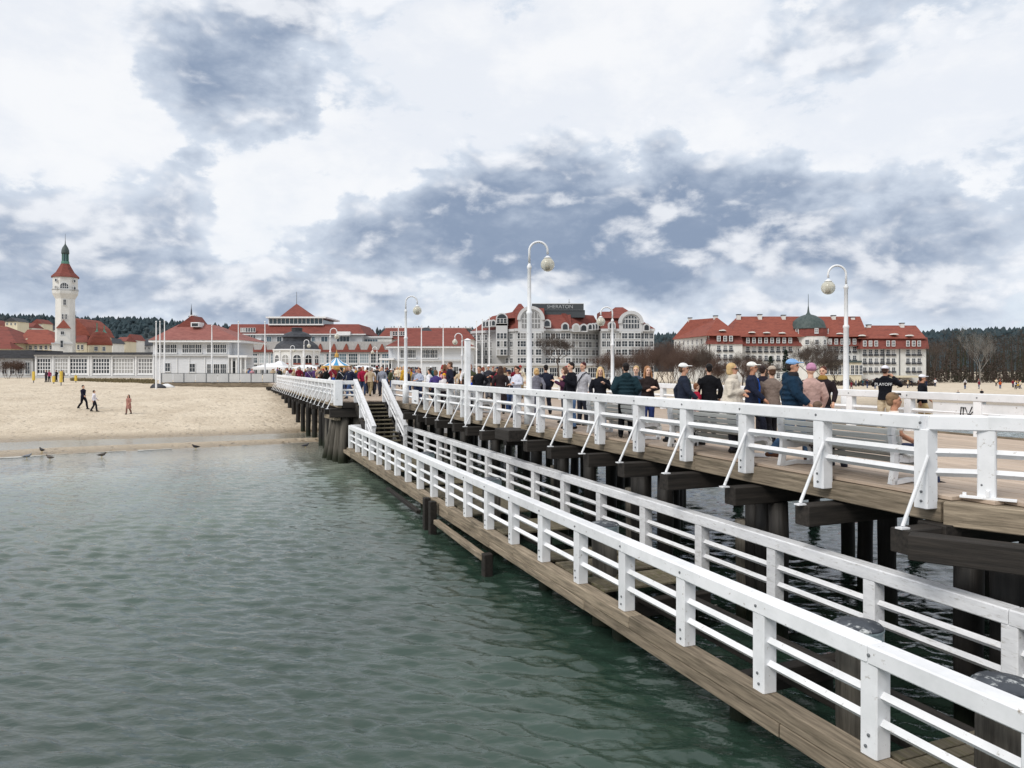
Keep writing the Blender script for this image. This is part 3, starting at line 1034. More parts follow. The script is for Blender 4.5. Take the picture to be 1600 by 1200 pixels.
def make_walkway():
    root = pier_thing('lower_walkway', 'low timber walkway with gaps in its boards beside the pier', 'walkway')
    sA, sB = sY(2.6, -2.5), sY(35.8, -2.5)
    s, i = sA, 0
    while s < sB:
        e = min(s + 4.76, sB)
        beam(root, 'edge_beam', s + .005, -2.52, e - .005, -2.52, .71, .90, .25, 'wood')
        beam(root, 'edge_beam', s + 1.5, -2.55, e + 1.49, -2.54, .54, .702, .20, 'wood')
        beam(root, 'inner_beam', s + .005, -.14, e - .005, -.14, .70, .90, .24, 'wood_moss')
        s = e
        i += 1
    s = sA + 1.2
    i = 0
    while s < sB:
        beam(root, 'cross_beam', s, -2.38, s, -.28, .42, .70, .2, 'wood_dark')
        for t in (-1.95, -.5):
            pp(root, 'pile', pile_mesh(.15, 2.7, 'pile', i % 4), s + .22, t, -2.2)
        s += 3.17
        i += 1
    for t in (-1.75, -1.0):
        s = sA
        while s < sB - 1:
            beam(root, 'joist', s, t, min(s + 5, sB), t, .705, .84, .12, 'wood_dark')
            s += 5
    me = cached('walk_plank', lambda: MB().cbox(-.075, .075, -1.02, 1.02, 0, .045, .006, 'y').mesh('plank', [M['wood_moss']]))
    q = random.Random(3)
    for (Y0, Y1, gap) in ((3.0, 7.7, .0), (13.2, 15.8, .25), (17.6, 18.8, .1), (19.8, 26.0, .2), (28.0, 35.6, .05)):
        s = sY(Y0, -1.3)
        while s < sY(Y1, -1.3):
            if q.random() > gap:
                o = pp(root, 'plank', me, s, -1.30 + q.uniform(-.03, .03), .845, q.uniform(-.008, .008))
            s += .168
    # fender timbers on the sea side
    for ds in (0, .62):
        pp(root, 'fender_post', cached('fender', lambda: MB().cbox(-.11, .11, -.1, .1, -1.3, .95, .02).mesh('fender', [M['wood_dark']])), sY(21.0, -2.8) + ds, -2.82, 0)
    beam(root, 'fender_beam', sY(16.8, -3), -2.86, sY(20.7, -3), -2.78, .34, .47, .16, 'wood')
    beam(root, 'fender_beam', sY(22.2, -3), -2.86, sY(26.5, -3), -2.78, .34, .45, .14, 'wood_dark')
    pp(root, 'fender_post', cached('fender2', lambda: MB().cbox(-.11, .11, -.11, .11, -1.3, .5, .02).mesh('fender', [M['wood_dark']])), sY(16.8, -2.9), -2.8, 0)
    # capped mooring piles standing in the walkway
    caps = [(6.75, 'thick pile with a dark cap at the lower right corner of the walkway'), (8.3, 'capped pile with scrawled letters between the walkway railings, second nearest'),
            (13.7, 'capped pile standing behind the middle of the outer walkway railing'), (19.3, 'grey-capped pile beside the walkway boards near the fender timbers'),
            (25.2, 'small capped pile on the walkway closest to the stairs')]
    for k, (Y, lab) in enumerate(caps):
        P = pw(sY(Y, -1.85), -1.85, -1.6)
        t = thing('mooring_pile', lab, 'pile', P, PROT, 'capped piles in the lower walkway')
        put('pile', pile_mesh(.235, 3.28, 'pile_grey', k % 3), t)
        c = put('cap', cached('cap', lambda: MB().lathe([(.262, 0), (.268, .02), (.262, .16), (.275, .165), (.275, .19)], 24).mesh('cap', [M['zinc']], False)), t, (0, 0, 3.24))
        put('cap_top', cached('captop', lambda: MB().lathe([(.272, .19), (.25, .215), (.06, .25), (.001, .255)], 24).mesh('cap_top', [M['zinc_top']], True)), c)
    # railings
    ro = pier_thing('walkway_railing', 'white timber railing along the seaward edge of the lower walkway', 'railing', 'white railings')
    pts = [(sY(7.3 - 1.47 * k, -2.5), -2.5) for k in (3, 2, 1)] + [(sY(7.3 + 1.47 * k, -2.5), -2.5) for k in range(0, 20)]
    pts[-1] = (sY(35.5, -2.5), -2.5)
    railing(ro, pts, LOW, 2.01, joint=3)
    s_e = pts[-1][0]
    pts2 = [(s_e, -2.5), (s_e, -2.0)]
    railing(ro, pts2, LOW, 2.01, skip_posts=(0,))
    ri = pier_thing('walkway_railing', 'shaded white railing on the pier side of the lower walkway', 'railing', 'white railings')
    pts = [(sY(8.37 + 1.79 * k, -.14), -.14) for k in (-3, -2, -1)] + [(sY(8.37 + 1.79 * k, -.14), -.14) for k in range(0, 16)]
    railing(ri, pts, LOW, 2.01, mat='white_old', joint=3)
    railing(ri, [(pts[-1][0], -.14), (pts[-1][0], -.62)], LOW, 2.01, mat='white_old', skip_posts=(0,))

def make_railings():
    zt = 4.135
    r = pier_thing('pier_railing', 'white braced railing along the near edge of the main pier', 'railing', 'white railings')
    pts = [(S0 + SP * k, -.1) for k in range(0, 15)]
    pts = [p for p in pts if p[0] < S_END - 1.0] + [(S_END + .15, -.1)]
    railing(r, pts, 2.94, zt, brace=True)
    r2 = pier_thing('pier_railing', 'white railing turning off to the right at the nearest pier corner', 'railing', 'white railings')
    def st(x, y):
        return ((x - PA) * PD.x + y * PD.y, (x - PA) * PN.x + y * PN.y)
    railing(r2, [(S0, -.1), st(5.99, 9.28), st(6.62, 8.8), st(8.0, 7.75)], 3.05, zt, skip_posts=(0,), joint=1)
    for (x, y) in ((5.93, 9.17), (6.56, 8.68)):
        s, t = st(x, y)
        a = math.atan2(-(st(6.62, 8.8)[1] - st(5.99, 9.28)[1]), st(6.62, 8.8)[0] - st(5.99, 9.28)[0])
        pp(r2, 'foot_bracket', cached('bracket', lambda: MB().box(-.3, .3, -.05, .05, 3.102, 3.125).cbox(-.02, .02, -.05, .05, 3.126, 3.21, .006).box(-.27, -.23, -.02, .02, 3.126, 3.165).mesh('bracket', [M['white']])), s, t, 0, a)
    r3 = pier_thing('pier_railing', 'white railing round the wide landing and along the pier beyond the stairs', 'railing', 'white railings')
    pts = [(S_END + .1, -2.02), (S_END + .1, T_WIDE - .1)]
    railing(r3, pts, 2.94, zt, skip_posts=(1,))
    pts = [(S_END + .1 + SP * k, T_WIDE - .1) for k in range(0, 23)]
    railing(r3, pts, 2.94, zt, brace=True)
    put('corner_post', cached('cornerpost', lambda: MB().cbox(-.2, .2, -.2, .2, 2.9, 4.16, .016).mesh('post', [M['white']])), r3, (S_END + .1, -(T_WIDE - .1), 0))
    r4 = pier_thing('pier_railing', 'white railing along the far side of the main pier with a scrawled tag', 'railing', 'white railings')
    pts = [(6.0 + 1.9 * k, T_FAR - .25) for k in range(0, 33)]
    railing(r4, pts, 3.1, zt)
    # the scrawled tag on the far railing's board
    m = MB()
    strokes = [[(0, 0), (.02, .2), (.1, .18)], [(.08, .2), (.07, 0)], [(.12, .2), (.2, 0), (.3, .22)], [(.24, .02), (.32, .1)], [(.36, .2), (.42, 0)], [(.4, .12), (.46, .2), (.44, .02)]]
    for st_ in strokes:
        m.tube([(x, 0, z) for (x, z) in st_], .012, 5)
    P = at(1560, 638, 18.0)
    bd = pier_thing('notice_board', 'small white board with a scrawled black tag on the far railing', 'board')
    s, t = (P.x - PA) * PD.x + P.y * PD.y, T_FAR - .27
    pp(bd, 'panel', MB().cbox(-1.5, 1.0, -.015, .015, -.17, .17, .004, 'x').mesh('panel', [M['white']]), s, t, 3.72)
    o = put('tag', m.mesh('tag', [M['ink']]), bd, (s + .25, -(t - .03), 3.6), math.pi)

    # thick white marker post and a white notice on the near railing
    P = pw(sY(26.4), -.2)
    t = thing('marker_post', 'thick tall white post rising through the near railing', 'post', (P.x, P.y, 2.75), PROT)
    put('shaft', cached('mk', lambda: MB().cbox(-.095, .095, -.095, .095, 0, 3.0, .02).mesh('shaft', [M['white']])), t)
    put('cap', cached('mkc', lambda: MB().hip(-.11, .11, -.11, .11, 3.0, 3.06, .09, .09).mesh('cap', [M['white']])), t)
    P = pw(sY(33.2), -.22)
    t = thing('notice_board', 'blank white notice panel fixed on the railing beside the stairs', 'board', (P.x, P.y, 3.15), PROT)
    put('panel', cached('nb', lambda: MB().cbox(-.55, .55, -.02, .02, 0, .62, .006, 'x').mesh('panel', [M['white']])), t)
    put('print', cached('nbp', lambda: MB().box(-.3, .1, .021, .024, .1, .16).mesh('print', [M['steel']])), t)
    t = put('marker_box', MB().cbox(-.55, .55, -.3, .3, 2.66, 2.98, .02, 'x').mesh('box', [M['wood_dark']]), None, pw(sY(21.6), -.6), PROT)
    tag(t, 'heavy dark timber block at the foot of the tallest lamp', 'timber block')
    t.name = 'lamp_footing'

def lamp_meshes(h, side):
    def pole():
        m = MB()
        m.lathe([(.15, 0), (.15, .85), (.115, .9), (.085, .95), (.075, h * .60), (.09, h * .605), (.09, h * .615), (.058, h * .625), (.052, h * .85), (.07, h * .855), (.07, h * .865), (.042, h * .875), (.040, h * .88)], 14)
        return m.mesh('pole', [M['white']], True)
    R = .27
    def arm():
        m = MB()
        pts = [(0, 0, h * .875)]
        z0 = h - R
        for k in range(15):
            a = math.pi * (1 - k / 14 * .97)
            pts.append((R + R * math.cos(a), 0, z0 + R * math.sin(a)))
        pts.append((2 * R, 0, z0 - .10))
        m.tube(pts, .034, 8)
        m.lathe([(.03, z0 - .14), (.07, z0 - .17), (.11, z0 - .2), (.11, z0 - .215)], 14, (2 * R, 0))
        return m.mesh('arm', [M['white']], True)
    def globe():
        m = MB()
        m.ball((2 * R, 0, h - R - .40), .205, 20)
        return m.mesh('globe', [M['globe']], True)
    def bulb():
        m = MB()
        m.lathe([(.04, h - R - .24), (.04, h - R - .36), (.06, h - R - .38), (.06, h - R - .52), (.02, h - R - .54)], 10, (2 * R, 0))
        return m.mesh('bulb', [M['gold']], True)
    return [cached(('lamp', n, h), f) for n, f in (('pole', pole), ('arm', arm), ('globe', globe), ('bulb', bulb))]

def make_lamps():
    L = [(827, 21.65, 'L', 378, 'tallest white lamp post with a globe on a hooked arm, middle of the near railing'),
         (634, 34.6, 'L', 463, 'white globe lamp post just before the stairs'),
         (516, 60, 'L', 513, 'white globe lamp left of the carousel'),
         (475, 81, 'L', 531, 'far white globe lamp in front of the dark-roofed bandstand'),
         (454, 100, 'L', 540, 'farthest white globe lamp at the left pier end'),
         (1322, 22.2, 'R', 415, 'white globe lamp on the far railing in front of the long red-roofed hotel'),
         (957, 34.0, 'R', 480, 'white globe lamp before the right arched gable of the grey hotel'),
         (722, 56, 'R', 521, 'white globe lamp partly hidden by the thick white marker post'),
         (589, 90, 'R', 542, 'small white globe lamp between the carousel and the right pavilion')]
    for (u, Y, side, vt, lab) in L:
        top = CAMZ + (HZ - vt) / FPX * Y
        h = round(top - DECK, 2)
        t = thing('street_lamp', lab, 'lamp', ((u - 800) / FPX * Y, Y, DECK), 0 if side == 'L' else math.pi, 'white globe lamps along the pier')
        me = lamp_meshes(h, side)
        put('pole', me[0], t)
        put('arm', me[1], t)
        g = put('globe', me[2], t)
        put('bulb', me[3], g)

def make_bench_meshes():
    L = 2.35
    # S-shaped profile from top of the back to the front of the seat (y towards the seat front, z up)
    prof = [(-.33, .93), (-.345, .835), (-.35, .74), (-.335, .645), (-.305, .555), (-.26, .475), (-.19, .42), (-.10, .395), (0, .40), (.10, .415), (.195, .41), (.26, .35), (.275, .26), (.265, .17)]
    slat = cached('bslat', lambda: MB().cbox(-L / 2, L / 2, -.040, .040, -.012, .012, .004, 'x').mesh('slat', [M['bench']]))
    def end():
        m = MB()
        # closed S-curved side frame
        outer = [(-.35, .97), (-.385, .84), (-.39, .70), (-.36, .56), (-.33, .42), (-.34, .22), (-.39, .0)]
        def strip(line, w):
            for a, b in zip(line[:-1], line[1:]):
                m.bar((0, a[0], a[1]), (0, b[0], b[1]), .07, w)
        strip(outer, .10)
        strip([(-.30, .37), (-.1, .35), (.12, .37), (.24, .34), (.29, .24), (.27, .12), (.24, .0)], .10)
        strip([(-.37, .03), (-.05, .06), (.26, .03)], .06)
        return m.mesh('side_frame', [M['white']])
    return L, prof, slat, cached('bend', end)

def make_benches():
    L, prof, slat, end = make_bench_meshes()
    spots = [(11.25, 'white slatted bench nearest the pier corner, backed to the railing, two people seated'), (14.25, 'white slatted bench behind the railing in front of the woman in a cream coat'),
             (27.9, 'white slatted bench backed to the railing just past the thick marker post'), (30.4, 'white slatted bench nearest the stairs behind the railing'), (17.6, 'white slatted bench behind the railing below the dark green puffer jacket')]
    for (Y, lab) in spots:
        s = sY(Y)
        P = pw(s, .62, DECK)
        t = thing('bench', lab, 'bench', P, PROT + math.pi, 'white benches along the pier')
        # local x along the pier, +y to the right, into the pier
        for i, (y, z) in enumerate(prof):
            a = prof[max(i - 1, 0)]
            b = prof[min(i + 1, len(prof) - 1)]
            ang = math.atan2(b[1] - a[1], b[0] - a[0])
            o = put('slat', slat, t, (0, y, z))
            o.rotation_euler = (ang, 0, 0)
        for x in (-L / 2 + .08, L / 2 - .08):
            put('side_frame', end, t, (x, 0, 0))
# ------------------------------------------------------------------ buildings
class Bld:
    """a building laid out on a facade that faces the sea: u, v are photo pixels turned into metres at distance D"""
    def __init__(s, name, label, cat, D, u, v, face=False):
        s.D, s.k = D, D / FPX
        s.u0, s.face = u, face
        p = at(u, v, D)
        s.o = p
        az = math.atan2(p.x, p.y)
        s.ck = math.cos(az) if face else 1.0
        s.root = thing(name, label, cat, p, -az if face else 0.0)
    def x(s, u, y=0.0):
        if s.face:
            return (u - s.u0) / FPX * s.D * s.ck
        return (u - 800) / FPX * (s.D + y) - s.o.x
    def z(s, v, y=0.0):
        return CAMZ + (HZ - v) / FPX * (s.D + (0 if s.face else y)) - s.o.z
    def box(s, name, u0, u1, v0, v1, y0, y1, mat, parent=None):
        """v0 top, v1 bottom; y from the facade plane, negative towards the sea"""
        m = MB()
        m.box(s.x(u0, y0), s.x(u1, y0), y0, y1, s.z(v1, y0), s.z(v0, y0))
        return m.build(name, M[mat], parent or s.root)
    def roof(s, name, u0, u1, v0, v1, y0, y1, ix, iy, mat):
        m = MB()
        x0, x1, z0 = s.x(u0, y0), s.x(u1, y0), s.z(v1, y0)
        yr = y0 + iy
        r0, r1, z1 = s.x(u0 + ix / s.k, yr), s.x(u1 - ix / s.k, yr), s.z(v0, yr)
        m.add([(x0, y0, z0), (x1, y0, z0), (x1, y1, z0), (x0, y1, z0), (r0, yr, z1), (r1, yr, z1), (r1, y1 - iy, z1), (r0, y1 - iy, z1)],
              [(3, 2, 1, 0), (4, 5, 6, 7), (0, 1, 5, 4), (1, 2, 6, 5), (2, 3, 7, 6), (3, 0, 4, 7)])
        return m.build(name, M[mat], s.root)
    def win(s, u0, u1, v0, v1, cols=2, rows=2, y=0.0, glass='glass', name='window', arch=False, rot=0.0, sill=True, fw=None):
        w, h = (u1 - u0) * s.k * s.ck, (v1 - v0) * s.k
        return window(s.root, ((s.x(u0, y) + s.x(u1, y)) / 2, y, s.z(v1, y)), w, h, cols, rows, glass, name, arch, rot, sill, fw)

def window(parent, loc, w, h, cols=2, rows=2, glass='glass', name='window', arch=False, rot=0.0, sill=True, fw=None):
    w, h = round(w, 2), round(h, 2)
    f = fw or max(.06, min(.13, w * .08))
    def frame():
        m = MB()
        m.box(-w / 2 - f, -w / 2, -.10, .02, 0, h)
        m.box(w / 2, w / 2 + f, -.10, .02, 0, h)
        if arch:
            n = 10
            for i in range(n):
                a, b = math.pi * i / n, math.pi * (i + 1) / n
                R = w / 2
                p = [(R * math.cos(a), h + R * math.sin(a)), (R * math.cos(b), h + R * math.sin(b)), ((R + f) * math.cos(b), h + (R + f) * math.sin(b)), ((R + f) * math.cos(a), h + (R + f) * math.sin(a))]
                m.prism(p[::-1], -.10, .02)
        else:
            m.box(-w / 2 - f, w / 2 + f, -.10, .02, h, h + f)
        m.box(-w / 2 - f, w / 2 + f, -.12, .02, -f, 0)
        if sill:
            m.box(-w / 2 - f * 1.6, w / 2 + f * 1.6, -.22, .02, -f * 1.7, -f)
        b = f * .55
        for i in range(1, cols):
            x = -w / 2 + w * i / cols
            m.box(x - b / 2, x + b / 2, -.085, 0, 0, h + (math.sqrt(max(0, (w / 2) ** 2 - x * x)) if arch else 0))
        for j in range(1, rows + (1 if arch else 0)):
            z = h * j / rows
            m.box(-w / 2, w / 2, -.080, 0, z - b / 2, z + b / 2)
        return m.mesh('window', [M['frame']])
    def pane():
        m = MB()
        if arch:
            poly = [(-w / 2, 0), (w / 2, 0)] + [(w / 2 * math.cos(math.pi * i / 12), h + w / 2 * math.sin(math.pi * i / 12)) for i in range(13)]
            m.prism(poly, -.045, -.03)
        else:
            m.box(-w / 2, w / 2, -.045, -.03, 0, h)
        return m.mesh('pane', [M[glass]])
    key = (w, h, cols, rows, arch, sill, f)
    o = put(name, cached(('win',) + key, frame), parent, loc, rot)
    put('pane', cached(('pane', glass) + key, pane), o)
    return o

def arch_poly(x0, x1, z0, z1, n=14):
    """wall outline with a half-round head"""
    R = (x1 - x0) / 2
    c = (x0 + x1) / 2
    k = min(1.0, (z1 - z0) / R)
    zc = z1 - R * k
    return [(x0, z0), (x1, z0)] + [(c + R * math.cos(math.pi * i / n), zc + R * k * math.sin(math.pi * i / n)) for i in range(n + 1)]

def text_mesh(txt, size, mat, depth=.04, shear=0.0):
    cu = bpy.data.curves.new('txt', 'FONT')
    cu.body = txt
    cu.size = size
    cu.extrude = depth
    cu.align_x, cu.align_y = 'CENTER', 'CENTER'
    cu.shear = shear
    o = bpy.data.objects.new('txt', cu)
    COL.objects.link(o)
    dg = bpy.context.evaluated_depsgraph_get()
    me = bpy.data.meshes.new_from_object(o.evaluated_get(dg))
    bpy.data.objects.remove(o)
    me.transform(Matrix.Rotation(math.pi / 2, 4, 'X'))
    me.materials.clear()
    me.materials.append(mat)
    return me

def make_lighthouse():
    b = Bld('lighthouse', 'tall white lighthouse tower with red tiled cap and green copper lantern', 'lighthouse', 165, 102, 590, True)
    R, k = b.root, b.k * b.ck
    c8 = math.cos(math.pi / 8)
    def oct_(name, prof, mat, n=8, smooth=False):
        m = MB()
        m.lathe([(r * k / (c8 if n == 8 else 1), b.z(v)) for (r, v) in prof], n, (0, 3.0), rot=.5 if n == 8 else 0)
        return m.build(name, M[mat], R, smooth=smooth)
    oct_('shaft', [(17, 590), (16.3, 545), (15.6, 462), (16, 460)], 'plaster')
    oct_('gallery_corbel', [(15.6, 466), (18, 462), (20.5, 458), (21, 455), (21, 453.5), (20, 453)], 'plaster')
    oct_('gallery', [(20, 453), (20, 431)], 'plaster')
    oct_('gallery_band', [(20.8, 452.5), (21.4, 452), (21.4, 450.5), (20.6, 450)], 'greywall')
    rf = oct_('roof', [(22.5, 432), (22.3, 430.8), (15, 424), (9, 414), (7, 410)], 'roof')
    oct_('roof_skirt', [(12.4, 440), (12.2, 436), (12.2, 431)], 'roof')
    oct_('lantern_base', [(6.6, 410.5), (6.6, 407), (6.2, 406)], 'copper')
    oct_('lantern', [(4.2, 406), (4.2, 393)], 'glass_blue', 12)
    for i in range(8):
        a = i * math.pi / 4 + .2
        m = MB().tube([(math.cos(a) * 5.2 * k, 3.0 + math.sin(a) * 5.2 * k, b.z(406)), (math.cos(a) * 5.0 * k, 3.0 + math.sin(a) * 5.0 * k, b.z(392.5))], .10, 6)
        m.build('lantern_post', M['copper'], R)
    oct_('lantern_dome', [(6.4, 394), (6.6, 392), (6.2, 388), (4.6, 384), (2.2, 380.5), (1, 378.5), (.6, 376)], 'dome', 14, True)
    oct_('spire', [(.8, 378), (.35, 372), (.2, 362)], 'black', 6)
    yf = 3.0 - 15.9 * k - .02
    b.win(99, 103, 467.5, 476, 2, 2, yf)
    b.win(97, 99, 490.5, 498, 1, 2, yf - .05, sill=False)
    b.win(102.3, 104.3, 490.5, 498, 1, 2, yf - .05, sill=False)
    yg = 3.0 - 20 * k - .02
    b.win(94, 107, 447, 452, 4, 1, yg, arch=True, sill=False)
    for s_ in (-1, 1):
        a = math.radians(45) * s_
        px, py = math.sin(a) * 20 * k, 3.0 - math.cos(a) * 20 * k
        window(R, (px, py - .05, b.z(451.5)), .5, .5, 1, 1, arch=True, rot=a, sill=False)
        window(R, (px, py - .05, b.z(440)), .35, .7, 1, 1, rot=a, sill=False)
        window(R, (s_ * 14.5 * k, yg + .25, b.z(451.5)), .45, .45, 1, 1, arch=True, rot=a * .5, sill=False)
        window(R, (s_ * 14.5 * k, yg + .25, b.z(440)), .35, .6, 1, 1, rot=a * .5, sill=False)
    # stair bay in front
    b.box('bay', 89, 110, 513, 553, yf - 1.3, yf, 'plaster')
    m = MB()
    m.hip(b.x(87.5), b.x(111), yf - 1.6, yf + .4, b.z(513), b.z(500), 11.0 * k, .95)
    m.build('bay_roof', M['roof2'], R)
    b.box('bay_base', 81, 113, 538, 590, yf - 1.8, yf, 'plaster')
    b.box('bay_cornice', 80, 114, 536, 538.2, yf - 2.0, yf, 'greywall')
    m = MB()
    m.prism([(b.x(85), b.z(536)), (b.x(114), b.z(536)), (b.x(108), b.z(530)), (b.x(104), b.z(525.5)), (b.x(95), b.z(525.5)), (b.x(90), b.z(530))], yf - 1.75, yf - 1.35)
    m.build('scroll_gable', M['plaster'], R)
    b.win(95, 100, 518, 523, 2, 1, yf - 1.32)
    b.win(94.5, 98.5, 532.5, 543, 1, 2, yf - 2.02)
    b.box('downpipe', 118.6, 119.2, 485, 590, yf + .6, yf + .75, 'steel')

def make_left_town():
    # bath house roofs
    b = Bld('bath_house', 'long beige bath house with steep red roof left of the lighthouse', 'building', 182, 60, 590)
    b.box('wall', 27, 90, 536, 590, 0, 12, 'cream')
    b.roof('roof', 24, 92, 515, 537.5, -.8, 13, 3.0, 6.7, 'roof2')
    for u in (30, 38, 46, 54, 62, 70, 78):
        b.win(u, u + 4, 540, 546, 2, 2)
    m = MB().prism([(b.x(32), b.z(534)), (b.x(40), b.z(534)), (b.x(36), b.z(528))], 1.2, 4)
    m.build('dormer', M['cream'], b.root)
    b = Bld('bath_house', 'tall red-roofed building at the left edge of the photo', 'building', 178, 5, 590)
    b.box('wall', -60, 24, 534, 590, 0, 14, 'cream')
    b.roof('roof', -62, 26, 510, 536, -.9, 15, 2.5, 7.8, 'roof')
    b.roof('lower_roof', -62, 18, 534, 545, -4.5, .2, .5, 2.2, 'roof')
    b.box('lower_wall', -62, 17, 545, 590, -3.8, -.1, 'cream')
    for u in (2, 9):
        b.win(u, u + 5, 550, 558, 3, 2, -3.82)
    b = Bld('bath_house', 'cream building with a steep red roof just right of the lighthouse', 'building', 176, 131, 590)
    b.box('wall', 119, 142, 522, 590, 0, 9, 'cream')
    m = MB()
    m.prism([(b.x(117), b.z(525)), (b.x(144), b.z(525)), (b.x(136), b.z(511)), (b.x(122), b.z(499)), (b.x(117), b.z(497))], -.7, 10)
    m.build('roof', M['roof2'], b.root)
    b.box('porch_wall', 118, 136, 534, 590, -2.6, -.05, 'cream')
    b.roof('porch_roof', 117, 138, 524, 535, -3.0, 0, .4, 1.4, 'roof')
    for u in (121, 127):
        b.win(u, u + 3, 539, 546, 1, 2, -2.62)
    b = Bld('domed_pavilion', 'low cream rotunda with a bell-shaped red roof and green finials', 'building', 172, 156, 590, True)
    b.k *= b.ck
    m = MB()
    m.lathe([(19.5 * b.k, 0), (19.5 * b.k, b.z(538))], 12, (0, 3.2))
    m.build('wall', M['cream'], b.root)
    m = MB()
    m.lathe([(21 * b.k, b.z(539)), (19.5 * b.k, b.z(534)), (16 * b.k, b.z(526)), (11 * b.k, b.z(519.5)), (6 * b.k, b.z(517.5)), (.2, b.z(517))], 16, (0, 3.2))
    m.build('roof', M['roof2'], b.root, smooth=True)
    for u, vt in ((151.5, 504), (163, 508)):
        m = MB().lathe([(4.5 * b.k, b.z(519)), (2.2 * b.k, b.z(516.5)), (.7 * b.k, b.z(513)), (.15, b.z(vt))], 8, (b.x(u), 3.2))
        m.build('finial', M['copper'], b.root)
    b.win(147, 153, 541, 548, 2, 2, 3.2 - 19.4 * b.k)
    b.win(160, 165, 541, 548, 2, 2, 3.2 - 18.6 * b.k)
    # houses on the slope behind
    rr = random.Random(12)
    spec = [(162, 176, 536, 528, 'plaster'), (178, 196, 533, 526, 'cream'), (197, 210, 531, 522, 'plaster'), (212, 236, 540, 529, 'greywall'), (186, 206, 547, 540, 'plaster'), (213, 232, 552, 545, 'plaster'),
            (8, 27, 502, 496, 'cream'), (34, 50, 512, 504, 'plaster'), (50, 66, 505, 498.5, 'cream'), (70, 84, 515, 508, 'plaster'), (-20, 4, 509, 500, 'cream'),
            (572, 588, 528, 521, 'plaster'), (592, 606, 523, 517, 'greywall'), (735, 742, 536, 522, 'cream')]
    labs = ['small white gabled house right of the bath house rotunda', 'cream house under the forest edge right of the lighthouse', 'narrow pale house highest on the slope right of the lighthouse',
            'wide grey house beside the flagpoles left of the white pavilion', 'low white house in front of the slope right of the rotunda', 'low white shed above the glazed gallery roof',
            'distant cream house above the left red roofs', 'distant white house above the bath house roof', 'distant cream house with red roof near the lighthouse shaft', 'small white gabled house touching the lighthouse on its left', 'distant cream house at the left edge below the hill',
            'distant white house between the spa house and the right pavilion', 'distant grey house above the right pavilion', 'slim red-roofed house just left of the grey hotel']
    for i, (u0, u1, ve, vr, mt) in enumerate(spec):
        D = 300 + 12 * i
        b = Bld('house', labs[i], 'house', D, (u0 + u1) / 2, 592)
        b.box('wall', u0, u1, ve, 592, 0, 9, mt)
        m = MB()
        xa, xb = b.x(u0) - .4, b.x(u1) + .4
        if i % 2:
            m.hip(xa, xb, -.5, 9.5, b.z(ve) - .1, b.z(vr), 1.0, 4.8)
        else:
            m.prism([(xa, b.z(ve) - .2), (xb, b.z(ve) - .2), ((xa + xb) / 2, b.z(vr))], -.5, 9.5)
        m.build('roof', M['roof' if i % 3 else 'slate'], b.root)
        n = max(1, int((u1 - u0) / 5))
        for q in range(n):
            uu = u0 + (q + .5) * (u1 - u0) / n
            b.win(uu - 1.1, uu + 1.1, ve + 2.5, ve + 6, 2, 2, sill=False)

def make_gallery():
    b = Bld('glazed_gallery', 'long low white gallery with large gridded windows behind the beach', 'building', 130, 145, 596)
    b.box('wall', 54, 242, 554, 604, 0, 8, 'greywall')
    b.box('roof_slab', 30, 243, 550.5, 554.2, -.9, 8.6, 'slate')
    b.box('fascia', 53, 242.5, 554.3, 556.6, -.45, 0, 'frame')
    b.box('plinth', 54, 242, 587, 606, -.35, 0, 'greywall')
    bays = [(59, 79, 5), (87, 106, 5), (110, 136, 6), (146, 171, 6), (177, 208, 7), (217, 238, 5)]
    for (u0, u1, n) in bays:
        b.win(u0, u1, 561, 583, n, 4, 0, fw=.22)
    for u in (56, 82.5, 108, 138.5, 142, 174.5, 212, 240):
        b.box('pilaster', u - 1.2, u + 1.2, 556.8, 587, -.28, 0, 'frame')
    b = Bld('annex', 'dark low annex behind bare shrubs at the left end of the gallery', 'building', 134, 25, 596)
    b.box('wall', -40, 52, 560, 600, 0, 8, 'greywall')
    b.box('roof_slab', -42, 54, 547, 560, -.5, 8, 'slate')
    for u in (4, 16, 28, 40):
        b.win(u, u + 7, 566, 584, 2, 3)

